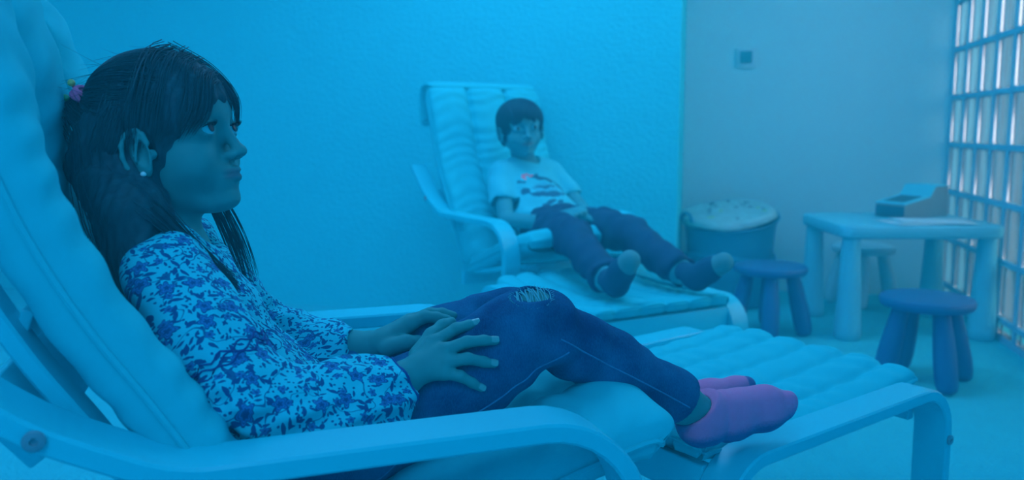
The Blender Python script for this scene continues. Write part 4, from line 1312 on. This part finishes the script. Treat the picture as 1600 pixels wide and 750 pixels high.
mb = MB(); mb.tube([(.262 * math.cos(a), .262 * math.sin(a), .215 + .012 * math.sin(2 * a)) for a in np.linspace(0, 2 * PI, 50)[:-1]], .012, 8, closed=True); 
mb.v = [(x * .82, y * .82, z * 1.14) for x, y, z in mb.v]; mb.build('reinforcing_band', M_tub, t)
for s, a in ((1, R(15)), (-1, R(195))):
    c = Vector((math.cos(a) * .228, math.sin(a) * .228, .425)); tdir = Vector((-math.sin(a), math.cos(a), 0))
    mb = MB(); mb.tube([c + tdir * (.055 * math.cos(q)) + Vector((math.cos(a) * .012, math.sin(a) * .012, .040 * math.sin(q) - .005)) for q in np.linspace(0, PI, 13)], .009, 8); mb.build('handle', M_tub, t)
# soft play mat heaped on the tub, its edge hanging over the rim
vs = []; fs = []; nr = 12
def matz(x, y):
    return .458 + .040 * (y / .27) * 1.0 + .030 * (x / .27) + .010 * math.sin(14 * x + 2) * math.cos(12 * y)
for i in range(nr + 1):
    for k in range(n):
        a = 2 * PI * k / n; r_ = .232 * (i / nr) * (1 + .03 * math.sin(5 * a)); x, y = r_ * math.cos(a), r_ * math.sin(a)
        z = matz(x, y) - (.022 if i == nr else 0)
        vs.append((x, y, z))
for i in range(nr):
    for k in range(n): fs.append((i * n + k, i * n + (k + 1) % n, (i + 1) * n + (k + 1) % n, (i + 1) * n + k))
mt = pydata('play_mat', vs, fs, M_mat); mt.location = (TX - .012, TY, 0)
md = mt.modifiers.new('th', 'SOLIDIFY'); md.thickness = .014; md.offset = -1
tag(mt, 'light round play mat spread over the blue storage tub', 'play mat')
r2 = random.Random(5)
where = ['near the left rim', 'in the middle', 'towards the right rim']
for i in range(16):
    a = r2.uniform(0, 2 * PI); q = .18 * math.sqrt(r2.random()); x, y = q * math.cos(a), q * math.sin(a)
    mb = MB(); s = r2.uniform(.010, .018); mb.box((0, 0, 0), (s, s * .62, .007), None, .0015)
    for sx in (-.5, .5): mb.lathe([(.002, .007), (.0045, .007), (.0045, .010), (.002, .010)], (sx * s, 0, 0), 10)
    dark = i % 4 != 0
    o = mb.build('toy_brick', M_block2 if dark else M_block)
    o.location = (TX - .012 + x, TY + y, matz(x, y) + .008); o.rotation_euler = (r2.uniform(-.2, .2), r2.uniform(-.2, .2), r2.uniform(0, 3))
    tag(o, 'small dark toy brick lying on the play mat' if dark else 'small green toy brick lying on the play mat', 'toy brick', 'dark toy bricks on the play mat' if dark else 'green toy bricks on the play mat')

# ------------------------------------------------------------------ dry salt haze filling the room
mh = bpy.data.materials.new('salt_haze'); mh.use_nodes = True
nt = mh.node_tree; nt.nodes.remove(nt.nodes['Principled BSDF'])
vsn = nt.nodes.new('ShaderNodeVolumeScatter'); vsn.inputs['Color'].default_value = (0.06, 0.92, 1.0, 1)
vsn.inputs['Density'].default_value = 0.085; vsn.inputs['Anisotropy'].default_value = 0.15
nt.links.new(vsn.outputs[0], nt.nodes['Material Output'].inputs['Volume'])
mb = MB()
fp = [room(AL + .001, BR_ + .001), room(AR - .001, BR_ + .001), room(AR - .001, BB - .001), room(AE + .001, BB - .001), room(AE + .001, BP - .001), room(AL + .001, BP - .001)]
m6 = len(fp)
vs = [(p.x, p.y, .001) for p in fp] + [(p.x, p.y, CEIL - .001) for p in fp]
fs = [tuple(range(m6))[::-1], tuple(range(m6, 2 * m6))] + [(i, (i + 1) % m6, (i + 1) % m6 + m6, i + m6) for i in range(m6)]
mb.add(vs, fs); hz = mb.build('haze', mh, None, False)
tag(hz, 'thin blue haze of dry salt filling the whole room', 'haze', kind='stuff')
